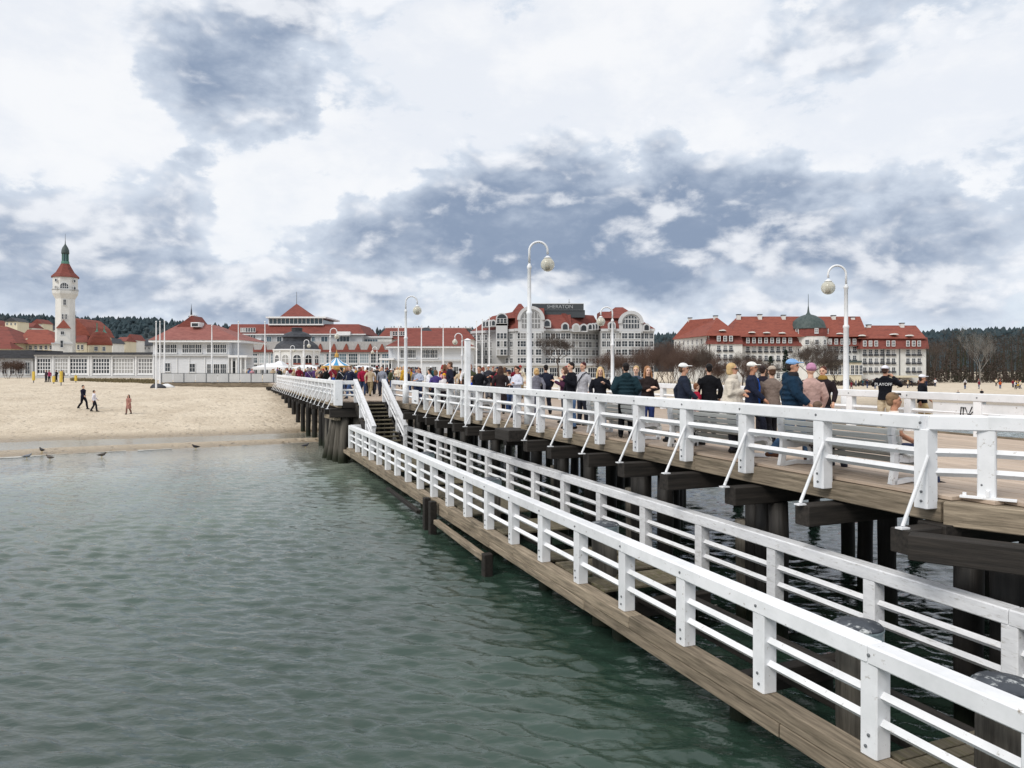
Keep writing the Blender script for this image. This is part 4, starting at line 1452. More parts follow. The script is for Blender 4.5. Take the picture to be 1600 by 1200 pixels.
def make_pavilions():
    b = Bld('beach_pavilion', 'two-storey white board pavilion with faded red hipped roof and dark spire', 'building', 110, 303, 598)
    b.box('wall', 239, 358, 534, 606, 0, 9.5, 'boards')
    b.box('side_wall', 358.2, 367, 534, 606, 1.2, 9, 'boards')
    b.box('eave', 232, 376, 531, 534.6, -1.0, 10.5, 'frame')
    b.roof('roof', 231, 377, 507, 531.2, -1.1, 10.6, 4.6, 4.4, 'roof3')
    b.box('string_course', 238, 359, 553.5, 556.5, -.35, 0, 'greywall')
    m = MB()
    m.prism([(b.x(275, 2.6), b.z(511, 2.6)), (b.x(313, 2.6), b.z(511, 2.6)), (b.x(299, 2.6), b.z(493, 2.6))], 2.6, 6.5)
    m.build('upper_roof', M['roof'], b.root)
    b.box('roof_lantern', 298, 312, 503.5, 511, 1.6, 3.2, 'frame')
    b.win(300, 310, 505, 510, 1, 1, 1.58, sill=False)
    m = MB().lathe([(4.6 * b.k, b.z(492)), (4.8 * b.k, b.z(491)), (1.7 * b.k, b.z(489)), (1.2 * b.k, b.z(483)), (.5 * b.k, b.z(477)), (.1 * b.k, b.z(470))], 8, (b.x(299, 4.5), 4.5))
    m.build('spire', M['slate'], b.root)
    b.box('spire_base', 296, 302, 492, 500, 3.7, 5.3, 'frame')
    for u0 in (246.5, 285.5, 324):
        for q in range(3):
            b.win(u0 + q * 10.4, u0 + q * 10.4 + 8.8, 538.5, 551, 3, 2, fw=.1)
    b.win(258, 266, 567.5, 580, 2, 2)
    b.win(296, 305, 568.5, 581, 2, 2)
    for q in range(3):
        b.win(324 + q * 10.4, 332.8 + q * 10.4, 569, 584, 3, 2)
    for u in (240.5, 276.5, 295.5, 320, 357):
        b.box('batten', u - .5, u + .5, 557, 600, -.12, 0, 'frame')
    b.box('porch_roof', 356, 386, 555, 558.5, -1.6, 5, 'frame')
    b.box('porch_wall', 367.3, 383, 558.5, 606, 2.2, 6, 'boards')
    for u in (362, 369, 376, 383):
        b.box('porch_column', u - .8, u + .8, 558.5, 600, -1.3, -1.05, 'frame')
    b.win(362, 368, 564, 584, 1, 2, 1.15)
    b = Bld('beach_pavilion', 'cream board pavilion with red hipped roof right of the carousel', 'building', 110, 668, 598)
    b.box('wall', 614, 735, 543, 606, 0, 9.5, 'boards')
    b.box('side_wall', 607, 613.8, 543, 606, 1.2, 9, 'boards')
    b.box('eave', 603, 741, 540.5, 543.6, -1.0, 10.5, 'frame')
    b.roof('roof', 602, 742, 517, 540.7, -1.1, 10.6, 4.6, 4.4, 'roof')
    m = MB()
    m.hip(b.x(654, 3.6), b.x(676, 3.6), 3.6, 6, b.z(519, 3.6), b.z(511.5, 3.6), .7, .7)
    m.build('roof_vent', M['slate'], b.root)
    b.box('string_course', 613, 736, 561.5, 564.5, -.35, 0, 'greywall')
    for u0 in (626, 660):
        for q in range(3):
            b.win(u0 + q * 8.3, u0 + q * 8.3 + 7, 547, 559, 3, 2, fw=.1)
    for u0, n in ((626, 3), (666, 2), (700, 2)):
        for q in range(n):
            b.win(u0 + q * 8.6, u0 + q * 8.6 + 7, 573, 588, 3, 2)
    b.box('porch_roof', 592, 615, 559.5, 562.5, -1.6, 5, 'frame')
    for u in (595, 601, 607, 612):
        b.box('porch_column', u - .7, u + .7, 562.5, 600, -1.3, -1.05, 'frame')
    b.win(608.3, 612.5, 568, 588, 1, 2, 1.15)

def make_spa():
    b = Bld('spa_house', 'large grey spa house with red roofs and a glazed pyramid-topped hall', 'building', 190, 480, 592)
    b.box('upper_wall', 356, 566, 521, 552, 2.0, 22, 'greywall')
    b.roof('mansard_roof', 352, 570, 506.5, 522, 1.4, 23, 1.6, 3.0, 'roof')
    b.box('cornice', 351, 571, 521.6, 523, 1.2, 2.0, 'frame')
    b.box('balcony', 366, 408, 529, 531.2, .6, 2, 'frame')
    for i in range(6):
        b.win(376 + i * 4, 379 + i * 4, 512.5, 518.5, 1, 2, 1.55, fw=.06)
    for i in range(6):
        b.win(376 + i * 4, 379 + i * 4, 524, 528.5, 1, 2, 1.98, fw=.06)
    for (u0, u1) in ((417, 424), (433, 440), (487, 492), (502, 512), (526, 546)):
        b.win(u0, u1, 526, 534, max(2, int((u1 - u0) / 5)), 1, 1.98, glass='glass_blue')
    b.box('dormer_box', 526, 547, 518, 524, .6, 2.4, 'frame')
    # glass hall and pyramid
    b.box('hall_frame', 419, 505, 506, 508, 3.2, 17, 'frame')
    b.box('hall_roof_slab', 415, 509, 494.6, 497, 2.4, 18, 'frame')
    b.box('hall_wall', 420, 504, 497, 506, 4.0, 16, 'glass_blue')
    for i in range(14):
        u = 420 + i * 6.46
        b.box('mullion', u - .45, u + .45, 497, 506, 3.75, 4.0, 'frame')
    m = MB()
    m.add([(b.x(437, 4.6), 4.6, b.z(495, 4.6)), (b.x(491, 4.6), 4.6, b.z(495, 4.6)), (b.x(491, 10), 15.6, b.z(495, 4.6)), (b.x(437, 10), 15.6, b.z(495, 4.6)), (b.x(463.5, 10), 10, b.z(474.5, 10))], [(3, 2, 1, 0), (0, 1, 4), (1, 2, 4), (2, 3, 4), (3, 0, 4)])
    m.build('pyramid_roof', M['roof'], b.root)
    m = MB().tube([(b.x(463.5, 10), 10, b.z(476, 10)), (b.x(463.5, 10), 10, b.z(456, 10))], [.09, .05], 6)
    m.build('mast', M['steel'], b.root)
    # conservatory wing along the square
    b.box('conservatory_wall', 358, 616, 549, 600, -3.0, 2.0, 'greywall')
    m = MB()
    m.hip(b.x(357), b.x(617), -3.5, 1.9, b.z(549.5), b.z(534), .4, 1.8)
    m.build('conservatory_roof', M['greyroof'], b.root)
    m = MB()
    m.box(b.x(357), b.x(617), -3.7, -3.05, b.z(550.5), b.z(547))
    m.build('gutter_band', M['roof'], b.root)
    for u in (380, 399, 419, 505, 526, 545, 563, 582, 600):
        m = MB().prism([(b.x(u - 4.5), b.z(547)), (b.x(u + 4.5), b.z(547)), (b.x(u), b.z(537.5))], -3.3, -.4)
        m.build('gable', M['roof2'], b.root)
    u = 371
    while u < 612:
        b.win(u, u + 13.5, 553, 567, 4, 3, -3.02, glass='glass_blue', fw=.12)
        b.win(u, u + 13.5, 570, 586, 4, 2, -3.02, fw=.12)
        u += 17.4
    b = Bld('spa_wing', 'right wing of the spa house with white terrace and red roof', 'building', 195, 640, 592)
    b.box('wall', 566, 612, 527, 592, 0, 14, 'plaster')
    b.box('parapet', 564, 613, 525.5, 527.5, -.4, 14, 'frame')
    b.win(566.5, 590, 530, 537, 6, 1, glass='glass_blue')
    b.box('right_wall', 591, 740, 529, 592, 1, 16, 'plaster')
    b.roof('roof', 588, 742, 512.5, 530, .2, 17, 2.6, 4.0, 'roof')
    for i in range(6):
        b.win(610 + 4 * i, 612.6 + 4 * i, 518, 524, 1, 2, .9, fw=.06)
    m = MB()
    for i in range(15):
        u = 592 + i * 10
    m.box(b.x(600, 4.2), b.x(735, 4.2), 4.2, 12.8, b.z(512.8, 4.2), b.z(511.6, 4.2))
    m.build('roof_cap', M['frame'], b.root)

def make_bandstand():
    b = Bld('bandstand', 'white arcaded bandstand with tiered dark slate dome', 'bandstand', 150, 464, 590, True)
    k = b.k * b.ck
    def oct_(name, prof, mat, n=12):
        m = MB()
        m.lathe([(r * k, b.z(v)) for (r, v) in prof], n, (0, 38 * k), rot=.5)
        return m.build(name, M[mat], b.root)
    oct_('drum', [(37, 596), (37, 547)], 'plaster')
    oct_('cornice', [(38, 548.5), (40, 547), (40, 545.5), (37, 545)], 'frame')
    oct_('lower_roof', [(38, 545.5), (34, 538), (27, 533), (22, 531)], 'slate')
    oct_('upper_drum', [(23, 533), (23, 524)], 'slate')
    oct_('upper_roof', [(26, 525.5), (20, 520), (12, 517), (9, 516)], 'slate')
    oct_('lantern', [(9, 517), (9, 511.5), (10, 511.2), (7, 510)], 'slate')
    R = 37 * k * math.cos(math.pi / 12)
    for i in range(12):
        a = math.radians(30 * i)
        if -85 < (math.degrees(a) + 180) % 360 - 180 < 85:
            px, py = math.sin(a) * R, 38 * k - math.cos(a) * R
            w = window(b.root, (px, py, b.z(570)), 1.5, 1.3, 2, 1, arch=True, rot=a, fw=.2)
            m = cached('bs_apron', lambda: MB().box(-.75, .75, -.13, -.046, 0, .35).mesh('apron', [M['roof2']]))
            put('apron', m, w)
    for i in range(12):
        a = math.radians(30 * i + 15)
        if -95 < (math.degrees(a) + 180) % 360 - 180 < 95:
            px, py = math.sin(a) * 37.3 * k, 38 * k - math.cos(a) * 37.3 * k
            m = cached('bs_col', lambda: MB().lathe([(.22, 0), (.22, .3), (.16, .35), (.15, 2.5), (.22, 2.65), (.24, 2.9)], 10).mesh('column', [M['frame']]))
            put('column', m, b.root, (px, py, b.z(570)))

def make_grey_hotel():
    b = Bld('grey_hotel', 'big pale grey hotel with red mansard roof, arched gables and rooftop sign', 'hotel', 200, 880, 594)
    k, R = b.k, b.root
    def P(u, dd):
        return Vector(((u - 800) / FPX * (b.D + dd) - b.o.x, dd))
    segs = [((738, 14), (805, 1.5)), ((805, 0), (851, 0)), ((851, 1.5), (893, 1.5)), ((893, 1.5), (940, 9)), ((940, 1.0), (1022, 1.0))]
    rows = [(520.5, 529), (533, 541.5), (546, 554.5), (559.5, 567)]
    ze, zb = b.z(516), b.z(600)
    def seg_parts(i, p, q, cols, inner):
        a, c = P(*p), P(*q)
        d = c - a
        L = d.length
        ang = math.atan2(d.y, d.x)
        def loc(f, z, out=0.0):
            n = Vector((math.sin(ang), -math.cos(ang)))
            w = a + d * f + n * out
            return (w.x, w.y, z)
        m = MB()
        m.box(0, L, 0, 12, zb, ze)
        m.build('wall', M['greywall'], R, (a.x, a.y, 0), ang)
        m = MB()
        m.box(-.2, L + .2, -.55, .1, ze - .25, ze + .45)
        m.build('cornice', M['trim'], R, (a.x, a.y, 0), ang)
        m = MB()
        m.box(0, L, -.25, 0, b.z(570) - .15, b.z(570) + .25)
        m.build('string_course', M['trim'], R, (a.x, a.y, 0), ang)
        for f, w in cols:
            for (v0, v1) in rows:
                h = (v1 - v0) * k
                window(R, loc(f, b.z(v1)), w, h, 2 if w < 1.6 else 3, 2, rot=ang, fw=.10)
            window(R, loc(f, b.z(589)), w * 1.15, (589 - 573) * k, 2, 3, rot=ang, fw=.10)
        for (v0, v1) in rows[:3]:
            pass
        return a, c, ang, L, loc
    cols = {0: [(f, 1.0) for f in (.07, .16, .25, .34, .44, .82, .92)], 1: [(.16, 1.25), (.37, 1.25), (.63, 1.25), (.84, 1.25)], 2: [(.12, 1.2), (.31, 1.2), (.5, 1.2), (.69, 1.2), (.88, 1.2)],
            3: [(f, 1.0) for f in (.06, .17, .28, .39, .50, .61, .72, .83, .94)], 4: [(.05, 1.2), (.13, 1.2), (.21, 1.2), (.32, 1.3), (.43, 1.3), (.54, 1.3), (.65, 1.3), (.76, 1.3), (.86, 1.2), (.94, 1.2)]}
    info = [seg_parts(i, p, q, cols[i], 0) for i, (p, q) in enumerate(segs)]
    # mansard roofs segment by segment
    tops = [(482, 492), (478, 478), (487, 487), (487, 484), (484, 484)]
    zr = b.z(489)
    for i, (a, c, ang, L, loc) in enumerate(info):
        m = MB()
        z1 = b.z((482, 480, 489, 488, 485)[i])
        m.add([(0 - (.3 if i == 0 else 0), -.3, ze + .4), (L + (.3 if i == 4 else 0), -.3, ze + .4), (L, 13, ze + .4), (0, 13, ze + .4),
               (5.0 if i == 0 else 0, 3.2, z1 - (1.2 if i == 0 else 0)), (L - (7 if i == 4 else 0), 3.2, z1), (L - (7 if i == 4 else 0), 11, z1), (5.0 if i == 0 else 0, 11, z1 - (1.2 if i == 0 else 0))],
              [(3, 2, 1, 0), (4, 5, 6, 7), (0, 1, 5, 4), (1, 2, 6, 5), (2, 3, 7, 6), (3, 0, 4, 7)])
        m.build('mansard_roof', M['roof'], R, (a.x, a.y, 0), ang)
    # hipped peaks
    for (u0, u1, vt, w) in ((793, 832, 474.5, .45), (942, 1000, 480, .4)):
        m = MB()
        m.hip(b.x(u0, 1.6), b.x(u1, 1.6), 1.6, 12, b.z(497, 1.6), b.z(vt, 6), (u1 - u0) * k * w, 4.5)
        m.build('roof_peak', M['roof'], R)
    # arched gables
    for (u0, u1, vt, y) in ((809.5, 849.5, 480, -.75), (968, 1004.5, 487, .25)):
        x0, x1 = b.x(u0), b.x(u1)
        m = MB().prism(arch_poly(x0, x1, b.z(520), b.z(vt)), y, y + 4.5)
        m.build('arched_gable', M['trim'], R)
        i0, i1 = x0 + .75, x1 - .75
        m = MB().prism(arch_poly(i0 + .25, i1 - .25, b.z(513), b.z(vt) - 1.0), y - .05, y - .02)
        g = m.build('arched_glazing', M['glass'], R)
        m = MB()
        for q in range(1, 6):
            x = i0 + (i1 - i0) * q / 6
            hh = math.sqrt(max(.05, 1 - ((x - (i0 + i1) / 2) / ((i1 - i0) / 2)) ** 2))
            zc = b.z(vt) - 1.0 - (i1 - i0) / 2
            m.box(x - .1, x + .1, y - .14, y - .055, b.z(513), zc + (i1 - i0) / 2 * hh - .15)
        for zz in (b.z(498.5), b.z(505.5)):
            m.box(i0 + .3, i1 - .3, y - .12, y - .057, zz - .12, zz + .12)
        m.build('glazing_bars', M['trim'], R)
        m = MB()
        for q in range(18):
            a0, a1 = math.pi * q / 18, math.pi * (q + 1) / 18
            Rr, cx = (x1 - x0) / 2, (x0 + x1) / 2
            zc = b.z(vt) - Rr
            m.prism([(cx + r_ * math.cos(t_), zc + r_ * math.sin(t_)) for (r_, t_) in ((Rr - .6, a0), (Rr - .6, a1), (Rr + .25, a1), (Rr + .25, a0))], y - .45, y + 1.0)
        m.build('arch_moulding', M['trim'], R)
        b.box('gable_wall', u0 + 3, u1 - 3, 517, 596, y - .35, y + .8, 'greywall')
        n = 3
        for q in range(n):
            u = u0 + 8 + (u1 - u0 - 16) * q / (n - 1)
            for (v0, v1) in rows + [(573, 589)]:
                b.win(u - 4.2, u + 4.2, v0, v1, 2, 2, y - .37, fw=.1)
    # glazed oriel on the left wing
    b.box('oriel', 775, 793, 506, 556, 2.0, 8, 'trim')
    m = MB().prism(arch_poly(b.x(774.5), b.x(793.5), b.z(508), b.z(488)), 2.0, 8)
    m.build('oriel_head', M['trim'], R)
    m = MB().prism(arch_poly(b.x(776.5), b.x(791.5), b.z(505), b.z(490)), 1.93, 1.97)
    m.build('oriel_glass', M['glass'], R)
    for q in range(3):
        for (v0, v1) in [(498, 505)] + rows[:3]:
            b.win(776.5 + q * 5.4, 780.8 + q * 5.4, v0, v1, 1, 2, 1.96 if v0 > 506 else 1.9, fw=.08, sill=False)
    # round-headed dormers
    for (u, v, y, w) in ((855, 508, 0.3, 1.35), (883, 513, .5, 1.35), (900, 514.5, .6, 1.4), (912, 515, 1.2, 1.4), (922, 512.5, 2.6, .8), (926.5, 512, 3.2, .8), (931, 511.5, 3.8, .8), (935.5, 511, 4.6, .8), (956, 511, .2, 1.3), (1010, 514, .2, 1.2),
                       (757, 508, 5.6, .8), (762, 507.5, 4.8, .8), (767, 507, 4.0, .8), (771, 506.5, 3.2, .8)):
        m = cached(('dorm', w), lambda: MB().prism(arch_poly(-w / 2 - .35, w / 2 + .35, -.2, w * .55 + 1.0 + .3), -.3, 2.6).mesh('dormer', [M['trim']]))
        d = put('dormer', m, R, (b.x(u, y), y, b.z(v + 2.6, y)))
        pm = cached(('dormp', w), lambda: MB().prism(arch_poly(-w / 2, w / 2, .12, w * .5 + .95), -.36, -.31).mesh('pane', [M['glass']]))
        put('pane', pm, d)
    # rooftop sign
    m = MB()
    m.box(b.x(834, 4.6), b.x(914, 4.6), 4.6, 9, b.z(496, 4.6), b.z(484.5, 4.6))
    m.build('sign_base', M['sign_dark'], R)
    m = MB()
    m.box(b.x(831, 4.3), b.x(912, 4.3), 4.3, 4.55, b.z(484.3, 4.3), b.z(475, 4.3))
    sg = m.build('sign_panel', M['sign_dark'], R)
    put('sign_frame', MB().box(b.x(831, 4.2), b.x(912, 4.2), 4.2, 4.6, b.z(475, 4.2) + .02, b.z(474, 4.2)).mesh('f', [M['greywall']]), R)
    me = text_mesh('SHERATON', 8.0 * k, M['sign_letters'], .06)
    w = max(v.co.x for v in me.vertices) - min(v.co.x for v in me.vertices)
    me.transform(Matrix.Diagonal((41 * k / w, 1, 1, 1)))
    put('lettering', me, R, (b.x(875, 4.2), 4.22, b.z(479.4, 4.2)))
    m = MB().tube([(b.x(892), 6, b.z(484)), (b.x(892), 6, b.z(464))], .06, 5)
    m.bar((b.x(890), 6, b.z(469)), (b.x(894), 6, b.z(469)), .08, .08)
    m.build('aerial', M['steel'], R)
    # low restaurant in front
    b = Bld('restaurant', 'low white restaurant with tall windows below the grey hotel', 'building', 165, 832, 596)
    b.box('wall', 733, 930, 571, 600, 0, 8, 'plaster')
    b.box('roof_slab', 731, 932, 568.5, 571.3, -.7, 8.5, 'greywall')
    u = 739
    while u < 925:
        b.win(u, u + 14, 575, 590, 4, 2)
        u += 20

def make_long_hotel():
    b = Bld('long_hotel', 'long white hotel with orange-red tiled roofs and a dark central dome', 'hotel', 215, 1255, 598)
    k, R = b.k, b.root
    # main body
    b.box('wall', 1158, 1346, 539, 602, 2.5, 16, 'plaster')
    b.roof('lower_roof', 1150, 1352, 523.5, 540.5, 1.4, 17, .5, 1.8, 'roof')
    b.roof('main_roof', 1141, 1357, 494.5, 526, .8, 18, 13 * k, 8.0, 'roof2')
    # left wing end and long side
    b.box('left_end_wall', 1110, 1160, 536, 602, -1.5, 14, 'plaster')
    m = MB()
    a, c = b.x(1047), b.x(1162)
    m.hip(b.x(1106, -2), b.x(1162, -2), -2.0, 15, b.z(537.5, -2), b.z(523, -1), .4, 1.6)
    m.build('left_lower_roof', M['roof'], R)
    m = MB()
    m.add([(b.x(1102, -2.3), -2.3, b.z(525)), (b.x(1158, -2.3), -2.3, b.z(525)), (b.x(1140, 26), 26, b.z(525)), (b.x(1050, 26), 26, b.z(525)), (b.x(1121, 4.5), 4.5, b.z(496.5, 4.5)), (b.x(1076, 20), 20, b.z(500, 20))],
          [(0, 1, 4), (1, 2, 5, 4), (2, 3, 5), (3, 0, 4, 5), (3, 2, 1, 0)])
    m.build('left_roof', M['roof2'], R)
    m = MB()
    m.add([(b.x(1053, 25), 25, b.z(602)), (b.x(1108, -1.4), -1.4, b.z(602)), (b.x(1108, -1.4), -1.4, b.z(525)), (b.x(1053, 25), 25, b.z(525)), (b.x(1110, 25), 25, b.z(602)), (b.x(1110, 25), 25, b.z(525))], [(0, 1, 2, 3), (0, 3, 5, 4)])
    m.build('left_side_wall', M['plaster'], R)
    for q in range(8):
        f = (q + .5) / 8
        p0, p1 = Vector((b.x(1053, 25), 25, 0)), Vector((b.x(1108, -1.4), -1.4, 0))
        pf = p0.lerp(p1, f)
        ang = math.atan2(p1.y - p0.y, p1.x - p0.x)
        for vv in (546, 536, 558):
            window(R, (pf.x - .03, pf.y - .03, b.z(vv)), .9, 1.3, 2, 2, rot=ang, fw=.1)
    # right wing
    b.box('right_wall', 1346.2, 1447, 543, 602, 1.0, 15, 'plaster')
    b.roof('right_lower_roof', 1344, 1452, 527, 545, -.2, 16, .6, 1.6, 'roof')
    b.roof('right_roof', 1342, 1448, 508.5, 529, .4, 15.6, 17 * k, 7.4, 'roof2')
    b.box('downpipe', 1381, 1382, 545, 600, .75, 1, 'steel')
    b.box('downpipe', 1405.5, 1406.5, 545, 600, .75, 1, 'steel')
    # central dome bay
    m = MB()
    m.lathe([(28 * k, 0), (28 * k, b.z(524, 2))], 16, (b.x(1265, 5.2), 5.2))
    m.build('dome_bay', M['plaster'], R)
    m = MB()
    m.lathe([(29 * k, b.z(525)), (29 * k, b.z(523)), (28 * k, b.z(512))], 16, (b.x(1264, 5.2), 5.2))
    m.build('dome_drum', M['roof'], R)
    m = MB()
    m.lathe([(29 * k, b.z(513)), (26.5 * k, b.z(511)), (25.5 * k, b.z(507)), (23 * k, b.z(500.5)), (18 * k, b.z(495.5)), (11 * k, b.z(491.5)), (4 * k, b.z(489.3)), (2.2 * k, b.z(487)), (1.6 * k, b.z(484)), (.5 * k, b.z(475)), (.3 * k, b.z(458)), (.1 * k, b.z(456))], 20, (b.x(1263, 5.2), 5.2))
    m.build('dome', M['dome'], R, smooth=True)
    # windows
    def column(u, y, vs, w=5.2, bal=True):
        for (v0, v1) in vs:
            b.win(u - w / 2, u + w / 2, v0, v1, 2, 3, y, sill=False, fw=.1)
            if bal and v0 < 575:
                mm = cached('balcony', lambda: MB().box(-.62, .62, -.42, 0, -.12, -.04).box(-.62, .62, -.42, -.38, .0, .42).box(-.62, -.58, -.38, 0, 0, .42).box(.58, .62, -.38, 0, 0, .42).mesh('balcony', [M['slate']]))
                put('balcony', mm, R, (b.x(u, y), y - .02, b.z(v1, y)))
    rows = [(541.5, 550.5), (555.5, 564), (569, 578), (583, 591)]
    for u in (1123, 1133, 1142):
        column(u, -1.52, [(540, 549), (554, 562.5), (568, 576)])
        b.win(u - 2, u + 2, 525.5, 532.5, 2, 2, -2.15, sill=False, fw=.14)
    for i in range(9):
        u = 1168.5 + i * 9.45
        if u < 1238:
            column(u, 2.48, rows)
        if u < 1242:
            b.win(u - 1.9, u + 1.9, 528.5, 535.5, 2, 2, 1.5, sill=False, fw=.14)
    for u in (1297, 1306.5, 1316, 1325.5, 1335):
        column(u, 2.48, rows)
        b.win(u - 1.9, u + 1.9, 530, 537.5, 2, 2, 1.5, sill=False, fw=.14)
    for u in (1351, 1360, 1369, 1378, 1387.5, 1396, 1418.5, 1427.5, 1436):
        column(u, .98, [(546.5, 555.5), (560, 568.5), (574, 582)])
        if u not in (1378,):
            b.win(u - 1.9, u + 1.9, 533, 540.5, 2, 2, -.15, sill=False, fw=.14)
    for q in range(5):
        a = math.radians(-60 + 30 * q)
        px, py = b.x(1265, 5.2) + math.sin(a) * 27.6 * k, 5.2 - math.cos(a) * 27.6 * k
        for (v0, v1) in ((531, 538), (545, 554), (560, 569)):
            window(R, (px, py - .12, b.z(v1)), .95, (v1 - v0) * k, 2, 2, rot=a, fw=.12)
        if q % 2 == 0:
            window(R, (b.x(1264, 5.2) + math.sin(a) * 28.2 * k, 5.2 - math.cos(a) * 28.4 * k - .08, b.z(520)), .8, 1.2, 2, 2, rot=a, fw=.14)
    # eyebrow vents and chimneys
    for (u, v, y) in ((1175, 520, 1.6), (1198, 520.5, 1.6), (1222, 521, 1.6), (1129, 517, -1.2), (1312, 522, 1.6), (1347, 525, .6), (1398, 523, 1.2), (1422, 525, .8)):
        m = cached('eyebrow', lambda: MB().prism([(-1.0, 0), (1.0, 0), (.6, .28), (0, .4), (-.6, .28)], -.5, 1.6).mesh('vent', [M['plaster']]))
        put('roof_vent', m, R, (b.x(u, y), y, b.z(v, y)))
    for (u, v, y) in ((1154, 495, 8), (1187, 495, 8), (1224, 496, 8), (1302, 496.5, 8), (1332, 499, 8), (1118, 497, 6), (1078, 500, 20), (1357, 511, 7), (1409, 508.5, 7)):
        c = put('chimney', cached('chim', lambda: MB().box(-.55, .55, -.5, .5, -1.2, .55).mesh('chimney', [M['plaster']])), R, (b.x(u, y), y, b.z(v, y)))
        put('chimney_cap', cached('chimc', lambda: MB().box(-.68, .68, -.6, .6, .56, .78).mesh('cap', [M['slate']])), c)
    # glazed terrace and canopy
    b.box('terrace_wall', 1288, 1346, 566.5, 602, -3.2, 2.4, 'cream')
    b.box('terrace_roof', 1286, 1347, 563.5, 566.4, -3.6, 2.4, 'dome')
    u = 1290
    while u < 1343:
        b.win(u, u + 4.6, 571, 585, 2, 3, -3.22, fw=.1)
        u += 6.6
    b.box('entrance_canopy', 1105, 1150, 577, 579.5, -4.4, -1.6, 'frame')
    b.box('right_canopy', 1400, 1436, 587, 590, -3.4, .9, 'cream')

def make_platform():
    t = thing('side_platform', 'low timber side platform with grey panel fence on the sand left of the pier', 'platform', at(355, 600, 86))
    o = t.location
    X0, X1 = at(252, 0, 86).x - o.x, at(462, 0, 86).x - o.x
    z = DECK - o.z
    MB().box(X0, X1, 0, 5, z - .14, z).build('deck', M['wood_dark'], t)
    MB().box(X0, X1, -.12, -.005, z - .5, z - .02).build('edge_beam', M['wood'], t)
    MB().box(X0 + .3, X1, .4, .6, z - 1.05, z - .75).build('lower_beam', M['wood_dark'], t)
    n = 6
    for i in range(n + 1):
        x = X0 + (X1 - X0) * i / n
        MB().box(x - .14, x + .14, .1, .38, z - 2.2, z - .15).build('pile', M['pile'], t)
        if i <= n:
            MB().box(x - .05, x + .05, .02, .1, z, z + 1.12).build('fence_post', M['steel'], t)
        if i < n:
            w = (X1 - X0) / n
            for q in range(2):
                MB().box(x + .08 + q * w / 2, x + w / 2 - .03 + q * w / 2, .04, .07, z + .06, z + 1.02).build('fence_panel', M['greywall'], t)
            MB().box(x + .05, x + w - .05, .02, .1, z + 1.05, z + 1.12).build('fence_rail', M['steel'], t)
    # ridge of darker sand with grass in front of the gallery
    r = random.Random(5)
    for (u, v, D, s_, lab) in ((247, 604, 82, .9, 'dark folded tarpaulin at the foot of the flagpoles'), (262, 604, 83, .8, 'white sack lying beside the platform end')):
        p = at(u, v, D)
        m = MB()
        m.loft([(0, 0, 0, s_, s_ * .6), (.05, 0, .25 * s_, s_ * .9, s_ * .55), (-.1, 0, .5 * s_, s_ * .55, s_ * .35), (-.15, 0, .62 * s_, s_ * .2, s_ * .12)], 9)
        m.v = [(x + r.uniform(-.08, .08), y + r.uniform(-.08, .08), zz) for (x, y, zz) in m.v]
        tag(m.build('tarpaulin' if u < 255 else 'sack', M['slate' if u < 255 else 'canvas'], None, (p.x, p.y, gh(p.x, p.y) - .05), smooth=True), lab, 'tarpaulin' if u < 255 else 'sack')

def make_poles():
    L = [(244, 504, 608, 80, 'leftmost white flagpole of the close trio beside the left pavilion'), (250, 504, 604, 84, 'middle white flagpole of the close trio beside the left pavilion'), (257, 503, 604, 88, 'right white flagpole of the close trio beside the left pavilion'),
         (331, 510, 600, 88, 'white flagpole in front of the right windows of the left pavilion'), (372.5, 504, 600, 88, 'white flagpole at the porch of the left pavilion'), (414, 504, 600, 89, 'white flagpole left of the bandstand'),
         (622.5, 511, 600, 98, 'white flagpole left of the lamp before the right pavilion'), (658.5, 510, 600, 98, 'white flagpole in front of the middle of the right pavilion'), (692.5, 508, 600, 98, 'white flagpole at the right end of the right pavilion'),
         (744.5, 503, 600, 100, 'left of three white flagpoles before the grey hotel'), (753.5, 500, 600, 96, 'middle of three white flagpoles before the grey hotel'), (764.5, 496, 600, 92, 'right and tallest of three white flagpoles before the grey hotel')]
    for (u, vt, vb, D, lab) in L:
        p = at(u, 0, D)
        zb = gh(p.x, p.y) - .1
        h = CAMZ + (HZ - vt) / FPX * D - zb
        t = thing('flagpole', lab, 'flagpole', (p.x, p.y, zb), 0, 'white flagpoles')
        MB().lathe([(.10, 0), (.09, h * .5), (.05, h)], 8).build('pole', M['white'], t)
        MB().lathe([(.02, h), (.09, h + .06), (.06, h + .16), (.01, h + .2)], 8).build('finial', M['frame'], t)

